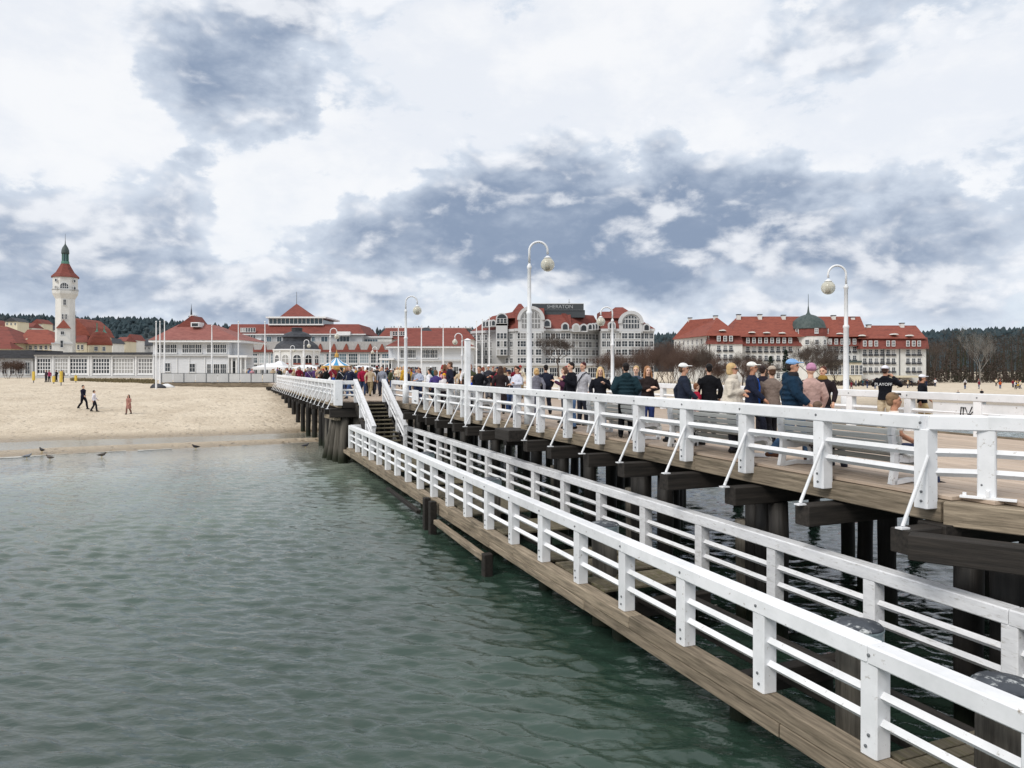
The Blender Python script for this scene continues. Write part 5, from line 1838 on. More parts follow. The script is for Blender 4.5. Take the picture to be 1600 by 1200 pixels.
def make_fair():
    # carousel
    D = 98
    p = at(526, 590, D)
    t = thing('carousel', 'small carousel with blue and white striped tent roof', 'carousel', (p.x, p.y, DECK))
    k = D / FPX
    zz = lambda v: CAMZ + (HZ - v) / FPX * D - DECK
    n = 16
    R0, zr, za = 23 * k, zz(572), zz(557)
    for i in range(n):
        a, b_ = 2 * math.pi * i / n, 2 * math.pi * (i + 1) / n
        m = MB()
        mid = [(R0 * math.cos(x), R0 * math.sin(x), zr) for x in (a, b_)]
        md = [(R0 * .42 * math.cos(x), R0 * .42 * math.sin(x), zr + (za - zr) * .42) for x in (a, b_)]
        m.add([mid[0], mid[1], md[1], md[0], (0, 0, za)], [(0, 1, 2, 3), (3, 2, 4)])
        m.build('canvas_panel', M['canvas' if i % 2 else 'canvas_blue'], t)
    MB().lathe([(R0 * 1.01, zr - .45), (R0 * 1.03, zr), (R0 * .98, zr + .05)], 24).build('rounding_board', M['gold'], t)
    MB().lathe([(.5, 0), (.5, zr)], 10).build('centre_drum', M['gold'], t)
    MB().lathe([(R0, 0), (R0, .25)], 24).build('turntable', M['canvas_blue'], t)
    MB().lathe([(.3, za - .1), (.25, za + .3), (.08, za + .5), (.03, za + .9)], 8).build('finial', M['gold'], t)
    for i in range(8):
        a = i * math.pi / 4
        MB().tube([(R0 * .85 * math.cos(a), R0 * .85 * math.sin(a), .2), (R0 * .85 * math.cos(a), R0 * .85 * math.sin(a), zr)], .05, 6).build('pole', M['gold'], t)
    # market tents
    for (u0, u1, vt, ve, D, lab) in ((400, 450, 568, 574, 105, 'wide white market tent left of the bandstand front'), (542, 592, 571, 577, 100, 'white market tent between carousel and right pavilion'),
                                     (428, 447, 564, 571, 112, 'small pointed white tent at the left of the bandstand'), (458, 500, 570, 575, 108, 'white awning in front of the bandstand'), (385, 402, 572, 577, 112, 'narrow white tent next to the left pavilion porch')):
        a, c = at(u0, ve, D), at(u1, ve, D)
        t = thing('market_tent', lab, 'tent', ((a.x + c.x) / 2, D, DECK), 0, 'white market tents')
        w = (c.x - a.x) / 2
        ze, zt = a.z - DECK, at(0, vt, D).z - DECK
        m = MB()
        m.hip(-w, w, -1.6, 1.6, ze, zt, w * .75, 1.4)
        m.build('canopy', M['canvas'], t)
        MB().box(-w + .02, w - .02, -1.62, -1.58, ze - .3, ze + .01).build('valance', M['canvas'], t)
        for sx in (-1, 1):
            for sy in (-1.5, 1.5):
                MB().tube([(sx * (w - .1), sy, 0), (sx * (w - .1), sy, ze)], .04, 6).build('pole', M['frame'], t)
    # volleyball posts
    for (u, vt, vb, lab) in ((52.5, 577, 607, 'tallest yellow padded post standing on the left of the beach'), (84, 585, 604, 'thin yellow post left of the sitting group'), (95.5, 576, 604, 'yellow padded post right behind the sitting group'), (118.5, 584, 599, 'short yellow post nearest the gallery')):
        D = 95
        for _ in range(6):
            p = at(u, vb, D)
            D = (CAMZ - gh(p.x, D)) * FPX / (vb - HZ)
            D = min(max(D, 60), 128)
        p = at(u, vb, D)
        g = gh(p.x, D)
        h = CAMZ + (HZ - vt) / FPX * D - g
        t = thing('volleyball_post', lab, 'post', (p.x, D, g - .1), 0, 'yellow beach volleyball posts')
        MB().lathe([(.06, 0), (.05, h)], 8).build('pole', M['steel'], t)
        MB().cbox(-.13, .13, -.13, .13, h * .25, h * .9, .03).build('pad', M['yellow'], t)
# ------------------------------------------------------------------ trees
def bare_tree_meshes(seed, h, spread, bark, dens=1.0, trunk_f=.3, thin=1.0, stems=1, tw=4):
    """trunk with limbs, and a crown of fine twigs"""
    r = random.Random(seed)
    trunk, crown = MB(), MB()
    def grow(p, d, L, rad, lev):
        n = 3 if lev < 3 else 2
        pts, rr = [p.copy()], [rad]
        q, dd = p.copy(), d.copy()
        for i in range(n):
            dd = (dd + Vector((r.uniform(-1, 1), r.uniform(-1, 1), r.uniform(-.5, .8))) * (.16 + .05 * lev)).normalized()
            q = q + dd * L / n
            pts.append(q.copy())
            rr.append(rad * (1 - .42 * (i + 1) / n))
        if lev < 3:
            trunk.tube(pts, rr, 6 if lev < 2 else 5, cap=False)
        else:
            crown.tube(pts, rr, 3, cap=False)
        if lev >= 6:
            return
        kids = {0: 5, 1: 4, 2: 4, 3: 5, 4: 4, 5: tw}[lev]
        if r.random() > dens and lev > 2:
            kids -= 1
        for k in range(kids):
            f = r.uniform(.35, 1.0) if lev else r.uniform(.55, 1.0)
            j = min(int(f * n), n - 1)
            s = pts[j].lerp(pts[j + 1], f * n - j)
            a = r.uniform(0, 6.283)
            side = Vector((math.cos(a), math.sin(a), 0))
            nd_ = (dd * (.55 if lev else .35) + side * spread * r.uniform(.55, 1.1) + Vector((0, 0, r.uniform(.15, .6)))).normalized()
            grow(s, nd_, L * r.uniform(.58, .82), max(rr[j + 1] * r.uniform(.55, .72), .006), lev + 1)
    if stems == 1:
        grow(Vector((0, 0, 0)), Vector((.03, 0, 1)), h * trunk_f, h * .0125 * thin, 0)
    else:
        for i in range(stems):
            a = i * 2.4
            grow(Vector((math.cos(a) * .25 * i ** .5, math.sin(a) * .25 * i ** .5, 0)), Vector((math.cos(a) * .5, math.sin(a) * .5, 1)).normalized(), h * .34, h * .006, 1)
    top = max(v[2] for v in crown.v)
    k = h / top
    for m in (trunk, crown):
        m.v = [(x * k, y * k, z * k) for (x, y, z) in m.v]
    return trunk.mesh('trunk', [M[bark]], True), crown.mesh('crown', [M[bark]])

def place_tree(kind, u, v_top, v_base, D, label, group=None, rot=0.0, zb=None):
    p = at(u, v_base, D)
    z = gh(p.x, D) - .1 if zb is None else zb
    h = CAMZ + (HZ - v_top) / FPX * D - z
    tm, cm, h0 = TREES[kind]
    t = thing('bare_tree', label, 'tree', (p.x, D, z), rot, group)
    s = h / h0
    t.scale = (s, s, s)
    put('trunk', tm, t)
    put('crown', cm, t)
    return t

TREES = {}
def make_trees():
    for key, args in {'oak': (3, 10, .85, 'bark', .8, .26, 1.1, 1, 3), 'oak2': (8, 10, .8, 'bark', .8, .26, 1.1, 1, 3), 'brown': (5, 9, .75, 'bark_red', .8, .11, 1, 6), 'brown2': (21, 9, .75, 'bark_red', .8, .11, 1, 7), 'brown3': (33, 9, .7, 'bark_red', .8, .13, 1, 5), 'birch': (14, 14, .42, 'bark_birch', .5, .52, .9, 1, 2), 'birch2': (15, 14, .42, 'bark', .5, .5, .7, 1, 2)}.items():
        tm, cm = bare_tree_meshes(*args)
        TREES[key] = (tm, cm, args[1])
    g = 'bare trees along the promenade'
    L = [('oak', 873, 516, 596, 140, 'dark bare spreading tree standing alone before the grey hotel', .3),
         ('brown', 948, 541, 600, 132, 'bushy brown tree left of the lamp before the grey hotel', 1.2),
         ('brown2', 968, 548, 600, 128, 'low brown shrub-like tree right of the lamp before the grey hotel', 2.0),
         ('brown3', 1004, 534, 600, 130, 'brown bare tree covering the right corner of the grey hotel', .2),
         ('brown', 1024, 527, 602, 134, 'tallest of the brown trees in the gap between the two hotels', 2.6),
         ('brown2', 1045, 526, 602, 138, 'dense brown tree at the left end of the long red-roofed hotel', 4.0),
         ('brown3', 1064, 532, 602, 128, 'brown tree before the shaded side wall of the long hotel', 5.2),
         ('brown', 1084, 530, 604, 132, 'brown tree behind the man in a white cap and navy jacket', .9),
         ('oak2', 1102, 532, 602, 126, 'dark bare tree at the left front corner of the long hotel', 1.9),
         ('brown2', 1120, 552, 602, 124, 'low brown tree below the first windows of the long hotel', 3.2),
         ('oak', 1160, 545, 602, 140, 'bare tree over the blonde woman in front of the long hotel', 4.4),
         ('brown3', 1178, 550, 602, 136, 'brown tree above the man with white cap and blue sweater', 2.2),
         ('oak2', 1200, 552, 602, 142, 'bare tree between the blonde woman and the dome', .5),
         ('oak', 1262, 527, 602, 132, 'large bare tree in front of the domed bay of the long hotel', 2.7),
         ('oak2', 1284, 530, 602, 138, 'bare tree right of the domed bay of the long hotel', 3.9),
         ('oak2', 1303, 545, 602, 142, 'small bare tree beside the glazed terrace of the long hotel', 5.0),
         ('birch', 1532, 503, 600, 190, 'tall pale leaning birch standing out above the right wood', 1.0),
         ('birch2', 1462, 524, 600, 205, 'slim bare tree just right of the long hotel', 2.4),
         ('brown', 12, 556, 600, 122, 'bare brown shrub before the dark annex at the left edge', .4), ('brown2', 30, 560, 600, 124, 'second bare shrub before the dark annex, nearer the gallery', 1.4)]
    for (k, u, vt, vb, D, lab, rot) in L:
        place_tree(k, u, vt, vb, D, lab, g, rot)
    # small dark conifers and hedges in front of the long hotel
    q = random.Random(9)
    def conifer(u, vt, vb, D, lab, wid=.32):
        p = at(u, vb, D)
        z = gh(p.x, D) - .1
        h = CAMZ + (HZ - vt) / FPX * D - z
        t = thing('conifer', lab, 'tree', (p.x, D, z), 0, 'dark conifers by the hotel')
        MB().lathe([(.12, 0), (.05, h * .9)], 6).build('trunk', M['bark'], t)
        m = MB()
        for i in range(520):
            f = q.random() ** .7
            a = q.uniform(0, 6.283)
            rr = h * wid * (1 - f) * q.uniform(.35, 1.05) + .05
            c = Vector((rr * math.cos(a), rr * math.sin(a), h * (.08 + .92 * f)))
            d = Vector((math.cos(a), math.sin(a), -.35)) * h * .06
            s = Vector((-math.sin(a), math.cos(a), q.uniform(-.3, .3))) * h * .03
            m.add([c - s, c + s, c + d], [(0, 1, 2)])
        m.build('crown', M['conifer'], t)
    conifer(1228, 546, 600, 150, 'dark narrow conifer before the long hotel left of its dome', .16)
    conifer(1204, 556, 600, 150, 'small dark conifer among the bare trees before the long hotel', .22)
    m = MB()
    for i in range(9000):
        u = q.uniform(1225, 1460)
        D = q.uniform(176, 186)
        c = at(u, 0, D)
        c.z = .45 + q.random() ** 1.3 * 2.3 * (.6 + .4 * math.sin(u * .21) * math.sin(u * .057 + 1))
        d = Vector((q.uniform(-1, 1), q.uniform(-1, 1), q.uniform(-1, 1))) * .3
        e = Vector((q.uniform(-1, 1), q.uniform(-1, 1), q.uniform(-1, 1))) * .3
        m.add([c, c + d, c + e], [(0, 1, 2)])
    tag(m.build('hedge', M['wood_far']), 'dark clipped hedge along the foot of the long hotel', 'hedge')
    # the wood on the right
    m = MB()
    for i in range(230):
        f = q.random()
        u = q.uniform(1445, 1760)
        D = q.uniform(225, 330)
        p = at(u, 0, D)
        vt = np.interp(u, [1440, 1465, 1500, 1560, 1600, 1760], [532, 525, 518, 521, 514, 511]) + q.uniform(-3, 12)
        h = CAMZ + (HZ - vt) / FPX * D - .4
        m.tube([(p.x, D, .3), (p.x + q.uniform(-.6, .6), D, h * .55), (p.x + q.uniform(-1, 1), D, h * .95)], [.22, .15, .04], 4, cap=False)
        R = q.uniform(2.6, 5.0)
        ev = q.random() < .35
        for j in range(330):
            a, b = q.uniform(0, 6.283), q.uniform(-1, 1)
            rr = R * q.random() ** .4
            c = Vector((p.x + rr * math.cos(a) * math.sqrt(1 - b * b), D + rr * math.sin(a) * math.sqrt(1 - b * b), .4 + h * .5 + b * h * .5))
            s = q.uniform(.12, .5)
            d = Vector((q.uniform(-1, 1), q.uniform(-1, 1), q.uniform(-1, 1))) * s
            e = Vector((q.uniform(-1, 1), q.uniform(-1, 1), q.uniform(-.2, 1))) * s * (1.0 if ev else .55)
            m.add([c, c + d, c + e], [(0, 1, 2)])
    tag(m.build('forest', M['wood_far']), 'dark bare and evergreen wood at the right edge behind the beach', None, kind='stuff')
    m = MB()
    for i in range(26000):
        u = q.uniform(1440, 1780)
        D = q.uniform(212, 236)
        c = at(u, 0, D)
        c.z = .2 + q.random() ** 1.1 * (5.5 + 3 * math.sin(u * .09) + 2 * math.sin(u * .23))
        s_ = q.uniform(.15, .55)
        d = Vector((q.uniform(-1, 1), q.uniform(-1, 1), q.uniform(-1, 1))) * s_
        e = Vector((q.uniform(-1, 1), q.uniform(-1, 1), q.uniform(-1, 1))) * s_
        m.add([c, c + d, c + e], [(0, 1, 2)])
    tag(m.build('undergrowth', M['wood_far']), 'dark undergrowth along the edge of the right wood', None, kind='stuff')
    # dune grass strip before the gallery
    m = MB()
    for i in range(5200):
        u = q.uniform(110, 245)
        D = q.uniform(103, 118) - (u - 110) * .09
        x = (u - 800) / FPX * D
        z = gh(x, D)
        c = Vector((x, D, z - .02))
        a = q.uniform(0, 6.283)
        w = Vector((math.cos(a), math.sin(a), 0)) * .05
        m.add([c - w, c + w, c + Vector((q.uniform(-.15, .15), q.uniform(-.15, .15), q.uniform(.12, .4)))], [(0, 1, 2)])
    grass = tex_mat('dune_grass', (.10, .085, .045), (.20, .16, .085), nscale=2, bump=0, rough=1)
    tag(m.build('dune_grass', grass), 'dry dune grass on the bank before the gallery', None, kind='stuff')
# ------------------------------------------------------------------ people
def remeshed(mb, vox, mats, smooth_it=3, post=None, name='m'):
    me = mb.mesh('tmp')
    o = bpy.data.objects.new('tmp', me)
    COL.objects.link(o)
    r = o.modifiers.new('r', 'REMESH')
    r.mode = 'VOXEL'
    r.voxel_size = vox
    s = o.modifiers.new('s', 'SMOOTH')
    s.factor = .5
    s.iterations = smooth_it
    dg = bpy.context.evaluated_depsgraph_get()
    out = bpy.data.meshes.new_from_object(o.evaluated_get(dg))
    bpy.data.objects.remove(o)
    bpy.data.meshes.remove(me)
    out.name = name
    out.materials.clear()
    for m in mats:
        out.materials.append(m)
    out.polygons.foreach_set('use_smooth', [True] * len(out.polygons))
    out.polygons.foreach_set('material_index', [0] * len(out.polygons))
    if post:
        post(out)
    return out

POSES = {  # per side (left -1, right +1): knee, ankle, elbow, wrist offsets; forward is +y
    'stand': dict(legs=[((-.10, .01, .50), (-.11, -.02, .09)), ((.10, .02, .50), (.115, .03, .09))], arms=[((-.27, -.03, 1.15), (-.26, .07, .92)), ((.27, -.03, 1.15), (.26, .07, .92))]),
    'walk': dict(legs=[((-.09, .20, .53), (-.09, .27, .10)), ((.09, -.06, .49), (.09, -.34, .16))], arms=[((-.26, -.16, 1.17), (-.25, -.12, .93)), ((.26, .10, 1.17), (.24, .28, 1.00))]),
    'walk2': dict(legs=[((-.09, -.02, .49), (-.09, -.22, .12)), ((.09, .15, .52), (.09, .20, .09))], arms=[((-.26, .08, 1.16), (-.24, .24, .98)), ((.26, -.12, 1.16), (.26, -.10, .92))]),
    'fold': dict(legs=[((-.10, .01, .50), (-.11, 0, .09)), ((.10, .03, .50), (.12, .05, .09))], arms=[((-.27, .02, 1.17), (.02, .24, 1.14)), ((.27, .02, 1.17), (-.02, .22, 1.20))]),
    'phone': dict(legs=[((-.10, .01, .50), (-.11, -.03, .09)), ((.10, .02, .50), (.12, .04, .09))], arms=[((-.27, .02, 1.16), (-.08, .30, 1.30)), ((.27, -.03, 1.15), (.25, .08, .93))]),
    'photo': dict(legs=[((-.11, .01, .50), (-.14, 0, .09)), ((.11, .01, .50), (.14, .02, .09))], arms=[((-.34, .14, 1.24), (-.10, .33, 1.47)), ((.34, .14, 1.24), (.10, .33, 1.47))]),
    'pocket': dict(legs=[((-.10, .02, .50), (-.12, .02, .09)), ((.10, -.01, .50), (.11, -.05, .09))], arms=[((-.30, -.09, 1.16), (-.21, .07, .98)), ((.30, -.09, 1.16), (.21, .07, .98))]),
    'sit': dict(legs=[((-.12, .44, .52), (-.12, .46, .09)), ((.12, .44, .53), (.14, .52, .09))], arms=[((-.26, .03, .76), (-.14, .30, .62)), ((.26, .03, .76), (.14, .30, .62))]),
}
HIP = {'sit': .52}

def hand_geo(mb, wrist, d, side, curl=.35):
    """palm and five separate, unequal, bent fingers; the thumb leaves the side of the palm"""
    d = d.normalized()
    across = d.cross(Vector((0, 0, 1)))
    if across.length < .1:
        across = Vector((0, 1, 0))
    across.normalize()
    nrm = across.cross(d).normalized()
    palm = wrist + d * .05
    mb.tube([wrist - d * .02, wrist + d * .02, wrist + d * .07, wrist + d * .092], [.024, .030, .033, .026], 7, rnd_cap=True)
    for i, L in enumerate((.066, .078, .072, .055)):
        off = across * (-.027 + .018 * i)
        a = wrist + d * .085 + off
        b = a + d * L * .5 - nrm * L * curl * .25
        c = b + d * L * .35 - nrm * L * curl * .8
        mb.tube([a - d * .01, a, b, c], [.0095, .0095, .0085, .0065], 5, rnd_cap=True)
    a = wrist + d * .03 - across * .028 * side
    b = a + d * .035 - across * .022 * side
    mb.tube([wrist + d * .02, a, b, b + d * .03], [.012, .012, .0105, .008], 5, rnd_cap=True)

def body_mesh(pose):
    P = POSES[pose]
    hz = HIP.get(pose, .92)
    dz = hz - .92
    m = MB()
    for s, (k, a) in zip((-1, 1), P['legs']):
        k, a = Vector(k), Vector(a)
        m.tube([(s * .085, 0, hz), k.lerp(Vector((s * .085, 0, hz)), .5) + Vector((0, .01, 0)), k, k.lerp(a, .35) + Vector((0, -.018, 0)), a], [.078, .070, .050, .050, .034], 9, rnd_cap=True)
    m.loft([(0, 0, .86 + dz, .12, .085), (0, 0, .95 + dz, .145, .10), (0, 0, 1.08 + dz, .125, .085), (0, .01, 1.22 + dz, .148, .10), (0, .005, 1.33 + dz, .155, .092), (0, 0, 1.395 + dz, .12, .065), (0, 0, 1.46 + dz, .06, .05)], 14)
    hands = []
    for s, (e, w) in zip((-1, 1), P['arms']):
        e, w = Vector(e), Vector(w)
        sh = Vector((s * .160, 0, 1.365 + dz))
        m.tube([sh, sh.lerp(e, .5), e, e.lerp(w, .4), w], [.040, .038, .033, .032, .024], 8, rnd_cap=True)
        hands.append((w, (w - e), s))
    m.tube([(0, -.005, 1.42 + dz), (0, .004, 1.50 + dz), (0, .012, 1.57 + dz)], [.060, .052, .052], 10)
    # head: skull, face, jaw, nose, brow, ears
    m.ball((0, .000, 1.655 + dz), (.074, .092, .098), 14)
    m.ball((0, .030, 1.610 + dz), (.060, .064, .080), 12)
    m.ball((0, .052, 1.563 + dz), (.040, .042, .032), 10)
    m.tube([(0, .092, 1.650 + dz), (0, .108, 1.618 + dz), (0, .100, 1.606 + dz)], [.010, .014, .012], 6, rnd_cap=True)
    m.tube([(-.045, .078, 1.668 + dz), (0, .090, 1.668 + dz), (.045, .078, 1.668 + dz)], .012, 6, rnd_cap=True)
    m.tube([(-.022, .086, 1.578 + dz), (0, .093, 1.580 + dz), (.022, .086, 1.578 + dz)], .0095, 6, rnd_cap=True)
    for s in (-1, 1):
        m.ball((s * .076, -.002, 1.628 + dz), (.012, .020, .030), 8)
    def post(me):
        n = len(me.polygons)
        idx = [0] * n
        for p in me.polygons:
            c = p.center
            z = c.z - dz
            if c.y > .068 and 1.634 < z < 1.652 and .016 < abs(c.x) < .046:
                idx[p.index] = 1
            elif c.y > .082 and 1.570 < z < 1.589 and abs(c.x) < .026:
                idx[p.index] = 2
        me.polygons.foreach_set('material_index', idx)
    me = remeshed(m, .0125, [M['skin'], M['eye'], M['lip']], 2, post, 'body')
    # the hands are finer than the grid: join them on
    hm = MB()
    for w, d, s in hands:
        hand_geo(hm, w, d, s)
    import bmesh
    bm = bmesh.new()
    bm.from_mesh(me)
    tmp = hm.mesh('tmp', None, True)
    bm.from_mesh(tmp)
    bm.to_mesh(me)
    bm.free()
    bpy.data.meshes.remove(tmp)
    return me

def top_mesh(pose, kind):
    P = POSES[pose]
    dz = HIP.get(pose, .92) - .92
    inf = {'sweater': .020, 'jacket': .032, 'puffer': .058, 'coat': .036, 'poncho': .045, 'tee': .012}[kind]
    m = MB()
    hem = {'coat': .50, 'poncho': .78}.get(kind, .86)
    if pose == 'sit':
        hem = .88
    rg = [(0, 0, 1.08 + dz, .135 + inf, .095 + inf), (0, .01, 1.22 + dz, .155 + inf, .105 + inf), (0, .005, 1.34 + dz, .172 + inf, .105 + inf), (0, 0, 1.41 + dz, .155 + inf, .082 + inf), (0, 0, 1.465 + dz, .078 + inf * .7, .062 + inf * .7), (0, .005, 1.49 + dz, .062 + inf * .4, .058 + inf * .4)]
    low = [(0, 0, .95 + dz, .155 + inf, .112 + inf), (0, 0, hem + dz, .165 + inf, .12 + inf)]
    if kind == 'coat' and pose != 'sit':
        low = [(0, 0, .95 + dz, .165 + inf, .12 + inf), (0, 0, .75, .19 + inf, .15 + inf), (0, 0, hem, .215 + inf, .18 + inf)]
    if kind == 'poncho':
        low = [(0, 0, 1.0 + dz, .30, .21), (0, 0, hem + dz, .36, .26)]
        rg[0] = (0, 0, 1.15 + dz, .25, .17)
        rg[1] = (0, 0, 1.26 + dz, .22, .15)
    m.loft(low[::-1] + rg, 16)
    if kind == 'puffer':
        for i in range(6):
            z = .90 + dz + i * .09
            m.loft([(0, 0, z - .03, .15 + inf, .10 + inf), (0, 0, z, .175 + inf, .125 + inf), (0, 0, z + .03, .15 + inf, .10 + inf)], 16)
        m.ball((0, -.10, 1.44 + dz), (.125, .075, .10), 10)
    if kind == 'sweater':
        m.ball((0, -.075, 1.43 + dz), (.10, .05, .07), 10)
    for s, (e, w) in zip((-1, 1), P['arms']):
        e, w = Vector(e), Vector(w)
        sh = Vector((s * .172, 0, 1.39 + dz))
        if kind == 'tee':
            m.tube([sh, sh.lerp(e, .6)], [.066, .058], 9, rnd_cap=True)
        else:
            m.tube([sh, sh.lerp(e, .5), e, e.lerp(w, .5), w.lerp(e, .04)], [.056 + inf * .9, .050 + inf * .8, .043 + inf * .7, .040 + inf * .6, .034 + inf * .5], 9, rnd_cap=False)
    return remeshed(m, .016, [M['cloth']], 2, None, 'top')

def leg_mesh(pose, kind='trousers'):
    P = POSES[pose]
    hz = HIP.get(pose, .92)
    dz = hz - .92
    m = MB()
    wide = .012 if kind == 'slim' else .022
    for s, (k, a) in zip((-1, 1), P['legs']):
        k, a = Vector(k), Vector(a)
        h = Vector((s * .085, 0, hz - .01))
        m.tube([h, h.lerp(k, .5), k, k.lerp(a, .4) + Vector((0, -.015, 0)), a.lerp(k, .02)], [.086 + wide * .6, .076 + wide, .054 + wide, .054 + wide, .042 + wide], 10, rnd_cap=True)
    m.loft([(0, 0, .87 + dz, .15, .105), (0, 0, .95 + dz, .16, .115), (0, 0, 1.06 + dz, .145, .105)], 14)
    return remeshed(m, .016, [M['cloth']], 2, None, 'trousers')

def shoe_mesh(pose, s_i):
    k, a = POSES[pose]['legs'][s_i]
    a = Vector(a)
    m = MB()
    m.tube([(a.x, a.y - .055, a.z - .045), (a.x, a.y + .02, a.z - .035), (a.x, a.y + .11, a.z - .05), (a.x, a.y + .16, a.z - .06)], [.042, .048, .042, .030], 8, rnd_cap=True)
    m.tube([(a.x, a.y - .01, a.z - .03), (a.x, a.y, a.z + .04)], [.045, .044], 8)
    m.v = [(x, y, max(z, a.z - .088)) for (x, y, z) in m.v]
    return m.mesh('shoe', [M['cloth']], True)

def head_mesh(kind):
    """hair or headgear, in head coordinates (0 at the standing body's origin)"""
    m = MB()
    if kind == 'short':
        m.ball((0, -.016, 1.680), (.083, .096, .086), 14)
        m.ball((0, -.045, 1.625), (.074, .060, .070), 12)
    elif kind == 'long':
        m.ball((0, -.018, 1.678), (.086, .100, .090), 14)
        m.loft([(0, -.075, 1.36, .085, .030), (0, -.075, 1.45, .105, .045), (0, -.06, 1.56, .098, .060), (0, -.04, 1.66, .085, .075)], 12)
        for s in (-1, 1):
            m.tube([(s * .072, .015, 1.69), (s * .088, .015, 1.60), (s * .10, .03, 1.50), (s * .105, .05, 1.40)], [.022, .026, .030, .018], 7, rnd_cap=True)
    elif kind == 'bob':
        m.ball((0, -.018, 1.678), (.087, .101, .092), 14)
        m.loft([(0, -.03, 1.53, .088, .068), (0, -.035, 1.58, .096, .078), (0, -.03, 1.66, .090, .085)], 12)
        for s in (-1, 1):
            m.tube([(s * .072, -.02, 1.69), (s * .086, -.02, 1.61), (s * .086, -.015, 1.545)], [.022, .026, .020], 7, rnd_cap=True)
    elif kind == 'cap':
        m.ball((0, -.008, 1.695), (.088, .102, .072), 16)
        m.loft([(0, .115, 1.690, .070, .070), (0, .118, 1.698, .074, .076), (0, .112, 1.708, .066, .066)], 14)
    elif kind == 'beanie':
        m.ball((0, -.012, 1.69), (.090, .104, .094), 16)
        m.loft([(0, -.012, 1.648, .088, .100), (0, -.012, 1.658, .095, .108), (0, -.012, 1.690, .095, .108), (0, -.012, 1.70, .088, .100)], 16)
    elif kind == 'hood':
        m.ball((0, -.025, 1.665), (.105, .112, .120), 16)
        m.loft([(0, -.03, 1.45, .10, .085), (0, -.03, 1.58, .105, .09)], 14)
    return remeshed(m, .0125 if kind != 'cap' else .011, [M['hair' if kind in ('short', 'long', 'bob') else 'cloth']], 2, None, 'hair')

def hx(c):
    """sRGB 0-255 to linear"""
    return tuple(((v / 255) / 12.92 if v / 255 <= .04045 else ((v / 255 + .055) / 1.055) ** 2.4) for v in c) + (1,)

